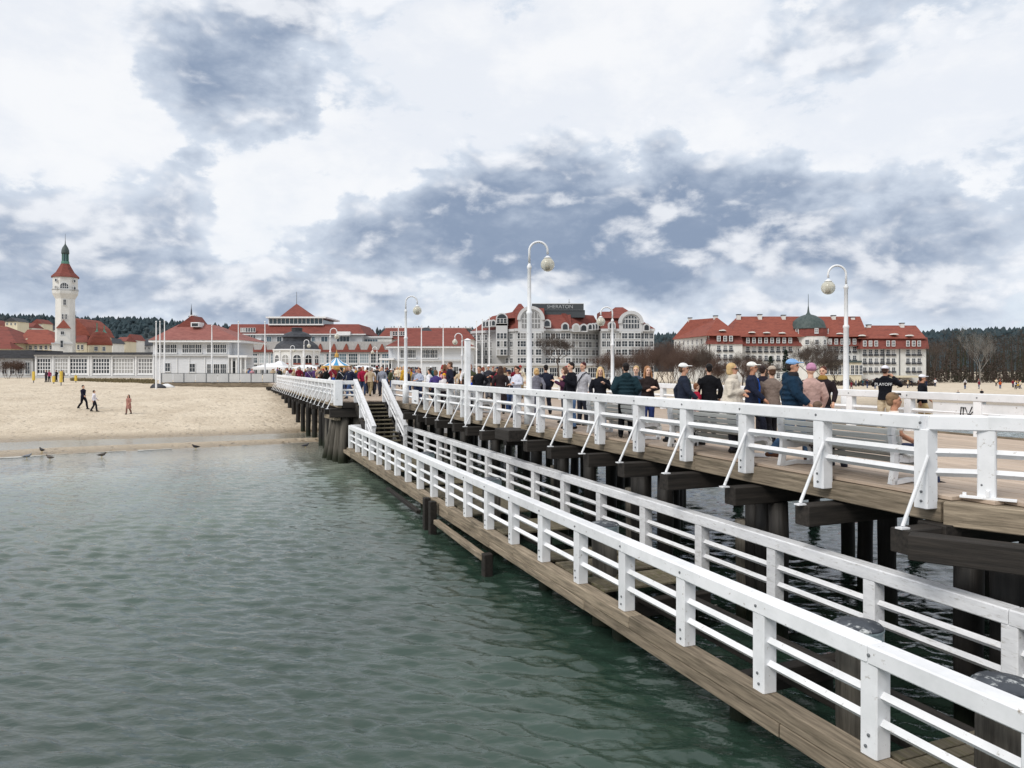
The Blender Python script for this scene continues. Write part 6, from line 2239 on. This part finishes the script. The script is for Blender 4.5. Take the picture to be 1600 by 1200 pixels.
SKIN = [(214, 170, 145), (198, 150, 125), (224, 184, 160), (186, 136, 110)]
def person(loc, face, pose='stand', top='jacket', tc=(30, 32, 40), leg='trousers', lc=(35, 40, 52), hair='short', hc=(50, 38, 30), sc=(40, 38, 38), skin=0, h=1.75, label='', group=None, under=None, extras=()):
    """face: heading in degrees, 0 looks away from the camera, 90 to the left, 180 to the camera, -90 to the right"""
    t = thing('person', label, 'person', loc, math.radians(face), group)
    s = h / 1.75
    t.scale = (s, s, s)
    dz = HIP.get(pose, .92) - .92
    put('body', cached(('body', pose), lambda: body_mesh(pose)), t, color=hx(SKIN[skin]))
    put({'coat': 'coat', 'poncho': 'poncho', 'sweater': 'sweatshirt', 'tee': 'shirt'}.get(top, 'jacket'), cached(('top', pose, top), lambda: top_mesh(pose, top)), t, color=hx(tc))
    put('trousers', cached(('leg', pose, leg), lambda: leg_mesh(pose, leg)), t, color=hx(lc))
    for i in (0, 1):
        put('shoe', cached(('shoe', pose, i), lambda: shoe_mesh(pose, i)), t, color=hx(sc))
    if hair == 'capped':
        put('hair', cached(('head', 'short'), lambda: head_mesh('short')), t, (0, 0, dz - .006), color=hx(hc[1]))
        put('cap', cached(('head', 'cap'), lambda: head_mesh('cap')), t, (0, 0, dz), color=hx(hc[0]))
    elif hair == 'capped_long':
        put('hair', cached(('head', 'long'), lambda: head_mesh('long')), t, (0, 0, dz - .006), color=hx(hc[1]))
        put('cap', cached(('head', 'cap'), lambda: head_mesh('cap')), t, (0, 0, dz), color=hx(hc[0]))
    else:
        put({'beanie': 'hat', 'hood': 'hood'}.get(hair, 'hair'), cached(('head', hair), lambda: head_mesh(hair)), t, (0, 0, dz), color=hx(hc))
    for e in extras:
        if e[0] == 'bag':
            b = put('bag', cached('bag', lambda: MB().cbox(-.06, .06, -.14, .14, 0, .24, .03).mesh('bag', [M['cloth']])), t, (.30, 0, .86 + dz), color=hx(e[1]))
        elif e[0] == 'strap':
            put('strap', cached('strap', lambda: MB().tube([(.19, .13, .95), (.06, .165, 1.2), (-.10, .13, 1.42), (-.13, 0, 1.475), (-.10, -.13, 1.40), (.06, -.165, 1.2), (.2, -.13, .95)], .014, 6).mesh('strap', [M['cloth']])), t, (0, 0, dz), color=hx(e[1]))
        elif e[0] == 'pack':
            put('backpack', cached('pack', lambda: MB().loft([(0, -.22, .98, .11, .07), (0, -.23, 1.02, .15, .095), (0, -.23, 1.25, .155, .10), (0, -.22, 1.40, .12, .075), (0, -.2, 1.43, .06, .04)], 12).mesh('pack', [M['cloth']], True)), t, (0, 0, dz), color=hx(e[1]))
        elif e[0] == 'shades':
            up = e[1]
            put('sunglasses', cached('shades', lambda: MB().cbox(-.058, -.006, .088, .102, -.016, .016, .006).cbox(.006, .058, .088, .102, -.016, .016, .006).bar((-.06, .092, .008), (-.078, 0, .008), .006, .008).bar((.06, .092, .008), (.078, 0, .008), .006, .008).bar((-.01, .096, .008), (.01, .096, .008), .006, .006).mesh('shades', [M['eye']])), t, (0, -.015 if up else .008, (1.735 if up else 1.645) + dz))
        elif e[0] == 'front':
            # open jacket: a strip of the pullover shows in front
            put('pullover', cached('front', lambda: MB().loft([(0, .075, .90, .06, .09), (0, .085, 1.1, .055, .082), (0, .085, 1.25, .055, .085), (0, .06, 1.40, .045, .075), (0, .03, 1.46, .04, .05)], 12).mesh('front', [M['cloth']], True)), t, (0, 0, dz), color=hx(e[1]))
        elif e[0] == 'scarf':
            put('scarf', cached('scarf', lambda: MB().loft([(0, .005, 1.43, .10, .09), (0, .01, 1.47, .112, .10), (0, .012, 1.52, .092, .086), (0, .012, 1.54, .07, .066)], 14).mesh('scarf', [M['cloth']], True)), t, (0, 0, dz), color=hx(e[1]))
        elif e[0] == 'text_back':
            me = text_mesh(e[1], .105, M['letters'], .002)
            me.transform(Matrix.Translation((0, -.150 - e[2], 1.27 + dz)))
            put('lettering', me, t)
        elif e[0] == 'text_front':
            me = text_mesh(e[1], .085, M['letters'], .002, .25)
            me.transform(Matrix.Rotation(math.pi, 4, 'Z'))
            me.transform(Matrix.Translation((0, .155, 1.27 + dz)))
            put('lettering', me, t)
        elif e[0] == 'camera':
            c = put('phone', cached('phone', lambda: MB().cbox(-.075, .075, -.006, .006, -.036, .036, .004, 'x').mesh('phone', [M['black']])), t, (0, .43, 1.50))
    return t

def on_deck(u, Y):
    return Vector(((u - 800) / FPX * Y, Y, DECK))

def make_people():
    g = 'people on the pier'
    def near(u, Y, face, label, **kw):
        if u > 600:
            Y = max(Y, 10631 / (u - 336) + .8)
        p = on_deck(u, Y)
        # turn the heading into the viewer's frame
        a = math.degrees(math.atan2(p.x, p.y))
        return person(p, face - a, label=label, group=g, **kw)
    near(1068, 15.6, -90, 'man in white cap and navy jacket walking right behind the white bench', pose='walk', top='jacket', tc=(34, 40, 55), lc=(45, 48, 58), hair='capped', hc=((232, 232, 230), (90, 70, 55)), skin=1, h=1.74, extras=(('front', (35, 75, 70)),))
    near(1088, 17.4, -60, 'child in a crimson jacket between two dark coats', pose='walk2', top='jacket', tc=(150, 25, 50), lc=(40, 40, 50), hair='short', hc=(120, 80, 55), h=1.28, skin=2)
    near(1108, 17.6, 10, 'person in a long black coat seen from behind', pose='stand', top='coat', tc=(16, 17, 22), lc=(20, 20, 26), hair='short', hc=(22, 20, 20), h=1.74)
    near(1144, 14.3, -105, 'blonde woman in sunglasses and a wide cream coat', pose='fold', top='poncho', tc=(205, 196, 182), lc=(60, 60, 70), hair='bob', hc=(198, 168, 120), skin=1, h=1.73, extras=(('shades', False), ('scarf', (205, 196, 182))))
    near(1175, 15.2, -100, 'man in white cap with bright blue pullover under navy jacket', pose='walk', top='jacket', tc=(30, 36, 55), lc=(30, 34, 48), hair='capped', hc=((235, 233, 228), (110, 95, 85)), skin=3, h=1.76, extras=(('front', (25, 75, 160)),))
    near(1192, 18.2, -20, 'dark-haired person in near-black jacket behind the taupe jacket', pose='stand', top='jacket', tc=(32, 28, 38), lc=(30, 30, 38), hair='short', hc=(45, 32, 30), h=1.70)
    near(1206, 15.4, 20, 'person in taupe jacket and beige cap seen from behind', pose='walk2', top='jacket', tc=(128, 114, 106), lc=(28, 28, 34), hair='capped', hc=((176, 162, 148), (90, 66, 52)), h=1.68)
    near(1238, 12.9, -95, 'bearded man in light blue cap and dark teal padded coat', pose='walk', top='puffer', tc=(22, 46, 66), lc=(70, 98, 130), hair='capped', hc=((130, 170, 215), (45, 36, 32)), skin=1, h=1.79, extras=(('scarf', (40, 38, 42)),), sc=(90, 60, 45))
    near(1267, 13.6, 25, 'woman in lilac-pink knit hat and pale pink coat', pose='phone', top='coat', tc=(190, 158, 150), lc=(50, 50, 60), hair='beanie', hc=(186, 135, 165), skin=2, h=1.71)
    near(1286, 16.4, 160, 'person in dark coat with a mustard scarf beside the pink coat', pose='stand', top='jacket', tc=(38, 30, 34), lc=(35, 35, 45), hair='short', hc=(80, 45, 35), h=1.68, extras=(('scarf', (150, 120, 60)),))
    # at the far railing
    near(1383, 18.6, -15, 'man in white cap and black lettered sweatshirt taking a photo at the far railing', pose='photo', top='sweater', tc=(16, 18, 26), lc=(190, 175, 150), hair='capped', hc=((225, 225, 235), (60, 45, 40)), h=1.70, skin=1, extras=(('text_back', 'PLAYOFF', .012), ('camera',)))
    near(1441, 19.4, -80, 'boy in white cap and black jacket with sand-coloured trousers by the far railing', pose='walk2', top='jacket', tc=(18, 19, 26), lc=(200, 175, 130), hair='capped', hc=((228, 228, 235), (50, 40, 36)), h=1.47, skin=3)
    # seated on the nearest bench
    s1 = pw(sY(10.55), .66, DECK - .07)
    hd = math.degrees(math.atan2(PN.y, PN.x)) - 90
    person(s1, hd - 34, pose='sit', top='tee', tc=(225, 215, 205), lc=(60, 70, 100), hair='short', hc=(130, 105, 80), skin=3, h=1.74, label='woman with sunglasses pushed up sitting at the end of the nearest bench', group=g, extras=(('shades', True),))
    s2 = pw(sY(11.9), .66, DECK - .07)
    person(s2, hd, pose='sit', top='jacket', tc=(90, 80, 80), lc=(50, 50, 60), hair='short', hc=(105, 85, 72), h=1.50, label='grey-brown haired person sitting low on the nearest bench', group=g)
    # the middle group
    near(978, 17.0, 8, 'broad person in dark green hooded puffer jacket seen from behind', pose='pocket', top='puffer', tc=(26, 48, 56), lc=(18, 20, 26), hair='short', hc=(28, 22, 22), h=1.76)
    near(994, 19.5, 170, 'fair-haired person half hidden behind the dark green puffer jacket', pose='stand', top='jacket', tc=(70, 80, 95), lc=(50, 60, 90), hair='short', hc=(190, 160, 115), h=1.70, skin=2)
    near(1012, 18.6, 200, 'woman with long light brown hair in dark brown jacket facing right', pose='fold', top='jacket', tc=(42, 34, 34), lc=(45, 60, 110), hair='long', hc=(160, 115, 80), skin=2, h=1.69)
    near(938, 19.8, 185, 'woman with long blonde hair in black jacket and pale jeans', pose='phone', top='jacket', tc=(22, 24, 32), lc=(120, 145, 180), hair='long', hc=(215, 185, 135), skin=2, h=1.67)
    near(911, 21.2, 140, 'man in pale grey hoodie with open dark jacket and auburn hair', pose='stand', top='sweater', tc=(176, 176, 182), lc=(35, 38, 50), hair='short', hc=(70, 25, 28), skin=0, h=1.81, extras=(('strap', (40, 42, 52)),))
    near(892, 19.8, 120, 'man with dark hair in black sweatshirt with white script looking down', pose='phone', top='sweater', tc=(14, 16, 24), lc=(95, 125, 165), hair='short', hc=(28, 22, 20), skin=0, h=1.80, extras=(('text_front', 'Skate', 0),))
    near(882, 22.0, 90, 'woman with brown hair in plum jacket left of the lettered black sweatshirt', pose='phone', top='jacket', tc=(70, 36, 58), lc=(45, 45, 60), hair='bob', hc=(100, 72, 58), skin=2, h=1.68)
    near(853, 25.5, 10, 'person in dark navy jacket with backpack near the tallest lamp', pose='walk', top='jacket', tc=(28, 32, 48), lc=(32, 34, 44), hair='short', hc=(24, 20, 20), h=1.76, extras=(('pack', (30, 34, 50)),))
    near(838, 24.6, 20, 'blonde person in grey top just right of the tallest lamp', pose='walk2', top='sweater', tc=(120, 120, 132), lc=(45, 50, 70), hair='bob', hc=(200, 165, 115), h=1.64)
    near(808, 24.4, 130, 'woman in white patterned sweatshirt and blue jeans left of the tallest lamp', pose='fold', top='sweater', tc=(205, 208, 220), lc=(50, 85, 130), hair='short', hc=(34, 26, 26), skin=1, h=1.70)
    near(782, 26.4, 5, 'person in dark brown jacket with long brown hair seen from behind', pose='stand', top='coat', tc=(46, 38, 40), lc=(30, 30, 36), hair='long', hc=(70, 52, 46), h=1.72)
    near(749, 27.4, 150, 'man in black jacket just right of the thick white marker post', pose='pocket', top='jacket', tc=(22, 24, 30), lc=(40, 42, 52), hair='short', hc=(80, 62, 50), skin=1, h=1.72)
    near(736, 27.8, 100, 'child in bright blue jacket beside the thick white marker post', pose='stand', top='jacket', tc=(30, 70, 185), lc=(50, 52, 66), hair='short', hc=(150, 110, 70), h=1.30, skin=2)
    near(703, 29.0, 90, 'tall man in dark jacket left of the thick white marker post', pose='pocket', top='jacket', tc=(30, 32, 48), lc=(32, 34, 44), hair='short', hc=(86, 66, 54), skin=1, h=1.90)
    near(694, 28.4, 170, 'child in white top and yellow hat beside the tall man', pose='stand', top='sweater', tc=(215, 210, 210), lc=(60, 50, 60), hair='beanie', hc=(225, 165, 40), h=1.42, skin=2)
    near(681, 29.8, 0, 'person in violet jacket seen from behind near the second lamp', pose='stand', top='jacket', tc=(74, 62, 120), lc=(44, 46, 56), hair='bob', hc=(110, 85, 62), h=1.56)
    near(671, 31.0, 60, 'person in white jacket left of the violet jacket', pose='walk', top='jacket', tc=(222, 222, 228), lc=(46, 48, 60), hair='short', hc=(48, 38, 36), h=1.62)
    near(655, 32.5, 140, 'woman in striped pale top right of the second lamp', pose='fold', top='sweater', tc=(165, 172, 190), lc=(48, 60, 92), hair='short', hc=(92, 62, 50), h=1.66, skin=1)
    near(567, 44.5, 185, 'person in crimson jacket and jeans at the top of the stairs', pose='walk', top='puffer', tc=(150, 28, 60), lc=(52, 66, 95), hair='short', hc=(90, 64, 50), skin=1, h=1.76)
    near(574, 48.0, 20, 'person in dark red jacket just behind the crimson jacket', pose='walk2', top='jacket', tc=(105, 26, 44), lc=(42, 44, 58), hair='short', hc=(56, 42, 36), h=1.72)
    near(581, 45.5, 175, 'person in white shirt and dark shorts walking off the stairs', pose='walk2', top='tee', tc=(228, 230, 236), lc=(34, 36, 46), hair='short', hc=(70, 54, 44), h=1.68)
    near(589, 46.5, 10, 'tall person in black jacket with red cap near the stairs', pose='walk', top='jacket', tc=(28, 28, 34), lc=(66, 66, 76), hair='capped', hc=((120, 40, 42), (50, 40, 36)), h=1.80)
    near(597, 43.5, 160, 'person in grey patterned hoodie at the right stair handrail', pose='stand', top='sweater', tc=(136, 142, 156), lc=(52, 54, 66), hair='short', hc=(52, 42, 38), h=1.76)
    near(509, 46.5, 60, 'person in black jacket leaning at the landing railing', pose='pocket', top='jacket', tc=(22, 26, 26), lc=(34, 38, 46), hair='short', hc=(34, 28, 26), h=1.72)
    near(521, 47.5, 100, 'child in blue jacket on the landing beside the railing', pose='stand', top='jacket', tc=(36, 76, 150), lc=(50, 54, 64), hair='short', hc=(150, 118, 80), h=1.26)
    near(533, 43.0, 30, 'person in dark jacket with pale bag strap on the stair landing', pose='stand', top='jacket', tc=(34, 36, 44), lc=(38, 60, 86), hair='short', hc=(44, 36, 32), h=1.70, extras=(('strap', (220, 220, 222)),))

    # the crowd further along, each with its own look
    r = random.Random(31)
    tops = [('black', (20, 21, 26)), ('navy', (32, 38, 60)), ('grey', (120, 122, 130)), ('white', (222, 222, 226)), ('beige', (186, 168, 142)), ('olive', (74, 78, 56)), ('wine-red', (112, 30, 46)), ('denim-blue', (70, 98, 140)),
            ('rust-orange', (176, 84, 44)), ('teal', (34, 84, 92)), ('pink', (206, 150, 160)), ('dark brown', (62, 46, 40)), ('charcoal', (52, 54, 62)), ('cream', (214, 202, 178)), ('purple', (84, 60, 110)), ('mustard', (186, 146, 50))]
    legs = [('black', (24, 25, 30)), ('blue', (62, 84, 124)), ('dark blue', (40, 48, 74)), ('grey', (92, 94, 102)), ('khaki', (140, 124, 96))]
    hairs = [('short', 'dark', (38, 30, 28)), ('short', 'brown', (92, 66, 50)), ('long', 'brown', (104, 74, 54)), ('long', 'blonde', (200, 166, 116)), ('bob', 'grey', (150, 146, 142)), ('bob', 'red-brown', (124, 60, 44)), ('capped', 'white cap over dark', ((226, 226, 228), (50, 42, 38))), ('beanie', 'black hat over hidden', (26, 26, 30)), ('beanie', 'red hat over hidden', (150, 40, 46)), ('capped', 'navy cap over brown', ((34, 40, 64), (90, 68, 52)))]
    used = set()
    kinds = ['jacket', 'jacket', 'coat', 'puffer', 'sweater']
    nouns = {'jacket': 'jacket', 'coat': 'long coat', 'puffer': 'puffer jacket', 'sweater': 'sweatshirt'}
    def zone(u):
        return ('left of the bandstand' if u < 430 else 'by the bandstand' if u < 505 else 'near the carousel' if u < 560 else 'beyond the stairs' if u < 640 else 'near right pavilion' if u < 740 else 'near low restaurant' if u < 900 else 'near brown trees')
    def crowd(p, where, grp, h=None, poses=('stand', 'walk', 'walk2', 'pocket', 'phone', 'fold')):
        for _ in range(60):
            t_, l_, h_, k_ = r.choice(tops[:4] + tops), r.choice(legs), r.choice(hairs), r.choice(kinds)
            hp = h_[1].replace(' over hidden', '').replace(' over dark', '').replace(' over brown', '')
            hp = hp if 'cap' in hp or 'hat' in hp else hp + (' long hair' if h_[0] == 'long' else ' hair')
            lab = '%s in %s %s, %s trousers, %s, %s' % ('person', t_[0], nouns[k_], l_[0], hp, where)
            if lab not in used:
                break
        used.add(lab)
        return person(p, r.choice((0, 10, -15, 170, 185, 200, 90, -90, 40, 140)) + r.uniform(-15, 15), pose=r.choice(poses), top=k_, tc=t_[1], lc=l_[1], hair=h_[0], hc=h_[2], skin=r.randrange(4), h=h or r.uniform(1.58, 1.84), label=lab, group=grp, extras=r.choice(((), (), (), (('bag', (60, 50, 46)),), (('pack', (40, 44, 60)),), (('strap', (200, 198, 196)),))))
    spots = []
    tries = 0
    while len(spots) < 74 and tries < 4000:
        tries += 1
        s = 28 + 62 * r.random() ** .9
        t = r.uniform(.9, 7.8) if s < S_END + 2 else r.uniform(-2.2, 7.8)
        if s < 40 and r.random() < .35:
            continue
        p = pw(s, t, DECK)
        if all((p - q).length > .75 for q in spots):
            spots.append(p)
    for p in spots:
        crowd(p, zone(800 + FPX * p.x / p.y), 'crowd strolling on the pier')
    n = 0
    while n < 46:
        u = r.uniform(385, 640)
        Y = r.uniform(88, 104)
        p = Vector(((u - 800) / FPX * Y, Y, DECK + .02))
        if all((p - q).length > .7 for q in spots):
            spots.append(p)
            crowd(p, 'square ' + zone(u), 'crowd on the square')
            n += 1
    # promenade on the right
    n = 0
    while n < 34:
        u = r.uniform(1300, 1598)
        Y = r.uniform(150, 176)
        x = (u - 800) / FPX * Y
        p = Vector((x, Y, gh(x, Y)))
        if all((p - q).length > .8 for q in spots):
            spots.append(p)
            crowd(p, ('below long hotel' if u < 1450 else 'below right wood' if u < 1540 else 'near right edge'), 'far walkers on the right beach')
            n += 1
    # on the beach
    def beach(u, v, face, label, h, **kw):
        D = 70.0
        for _ in range(12):
            x = (u - 800) / FPX * D
            D = .5 * D + .5 * (CAMZ - gh(x, D)) * FPX / (v - HZ)
        x = (u - 800) / FPX * D
        return person((x, D, gh(x, D) - .01), face, label=label, h=h, group='people on the beach', **kw)
    beach(130, 641, -100, 'person in dark navy clothes walking on the sand holding hands', 1.95, pose='walk', top='jacket', tc=(30, 30, 46), lc=(26, 26, 34), hair='short', hc=(30, 26, 26))
    beach(147, 644, -60, 'person in white top and dark trousers walking hand in hand on the sand', 1.70, pose='walk2', top='sweater', tc=(222, 220, 230), lc=(30, 30, 40), hair='short', hc=(60, 48, 46))
    beach(201, 649, 170, 'girl in a dusty pink coat walking alone on the sand', 1.52, pose='walk2', top='coat', tc=(160, 116, 106), lc=(120, 90, 82), hair='long', hc=(50, 36, 34))
    for i, (u, v, c, lab) in enumerate(((72, 597, (70, 60, 70), 'person in mauve jacket, left of the group by the yellow posts'), (77, 597, (150, 60, 90), 'person in pink jacket in the group by the yellow posts'),
                                        (88, 597, (40, 40, 46), 'person in black jacket between the yellow posts'), (98, 597, (90, 84, 78), 'person in grey-brown jacket, right of the group by the yellow posts'))):
        beach(u, v, 180 if i % 2 else 90, lab, 1.6, pose='stand' if i % 2 else 'pocket', top='jacket', tc=c, lc=(40, 42, 50), hair='short', hc=(50, 40, 36))
    for i, (u, v, lab) in enumerate(((1497, 608, 'small dark figure sitting alone on the right beach'), (1534, 611, 'reclining dark figure on the sand near the right picture edge'))):
        D = 120.0 + 8 * i
        x = (u - 800) / FPX * D
        person((x, D, gh(x, D) - .42), 150, pose='sit', top='jacket', tc=(34, 34, 40), lc=(36, 36, 44), hair='short', hc=(40, 34, 32), h=1.7, label=lab, group='people on the beach')

def make_birds():
    def body():
        m = MB()
        m.tube([(0, -.20, .16), (0, -.10, .17), (0, .02, .18), (0, .10, .20), (0, .15, .25), (0, .19, .275)], [.018, .055, .078, .068, .042, .036], 10, rnd_cap=True)
        m.tube([(-.045, .03, .20), (-.05, -.10, .19), (-.02, -.25, .17)], [.04, .035, .008], 6, rnd_cap=True)
        m.tube([(.045, .03, .20), (.05, -.10, .19), (.02, -.25, .17)], [.04, .035, .008], 6, rnd_cap=True)
        return remeshed(m, .012, [M['cloth']], 2, None, 'body')
    def leg(s):
        return MB().tube([(s * .03, .0, 0), (s * .03, -.005, .06), (s * .03, .0, .13)], .007, 5).bar((s * .03, -.01, .006), (s * .03, .05, .004), .03, .006).mesh('leg', [M['yellow']])
    for i, (u, v, c, rot, lab) in enumerate(((65.5, 709, (60, 58, 58), 60, 'dark gull standing in the tidal pool at the left'), (42, 715, (130, 134, 142), -70, 'grey gull nearest the left edge on the sandbar'), (78, 717, (96, 90, 86), 80, 'brown-grey gull second from the left on the sandbar'),
                                            (159, 713, (84, 78, 74), -80, 'brown gull alone in the middle of the sandbar'), (306, 700, (50, 48, 50), 90, 'dark gull standing in shallow water near the pier end'), (477, 698, (90, 90, 94), -60, 'small grey gull by the pier piles'))):
        D = (CAMZ - .05) * FPX / (v - HZ)
        x = (u - 800) / FPX * D
        t = thing('gull', lab, 'bird', (x, D, max(gh(x, D), -.05)), math.radians(rot), 'gulls along the waterline')
        t.scale = (1.05, 1.05, 1.05)
        put('body', cached('gull', body), t, color=hx(c))
        put('beak', cached('beak', lambda: MB().lathe([(.012, 0), (.002, .05)], 6).mesh('beak', [M['yellow']])), t, (0, .22, .27)).rotation_euler = (math.radians(-100), 0, 0)
        for s in (-1, 1):
            put('leg', cached(('gleg', s), lambda: leg(s)), t)
make_setting()
make_hills()
make_pier()
make_stairs()
make_walkway()
make_railings()
make_lamps()
make_benches()
make_lighthouse()
make_left_town()
make_gallery()
make_pavilions()
make_spa()
make_bandstand()
make_grey_hotel()
make_long_hotel()
make_platform()
make_poles()
make_fair()
make_trees()
make_people()
make_birds()
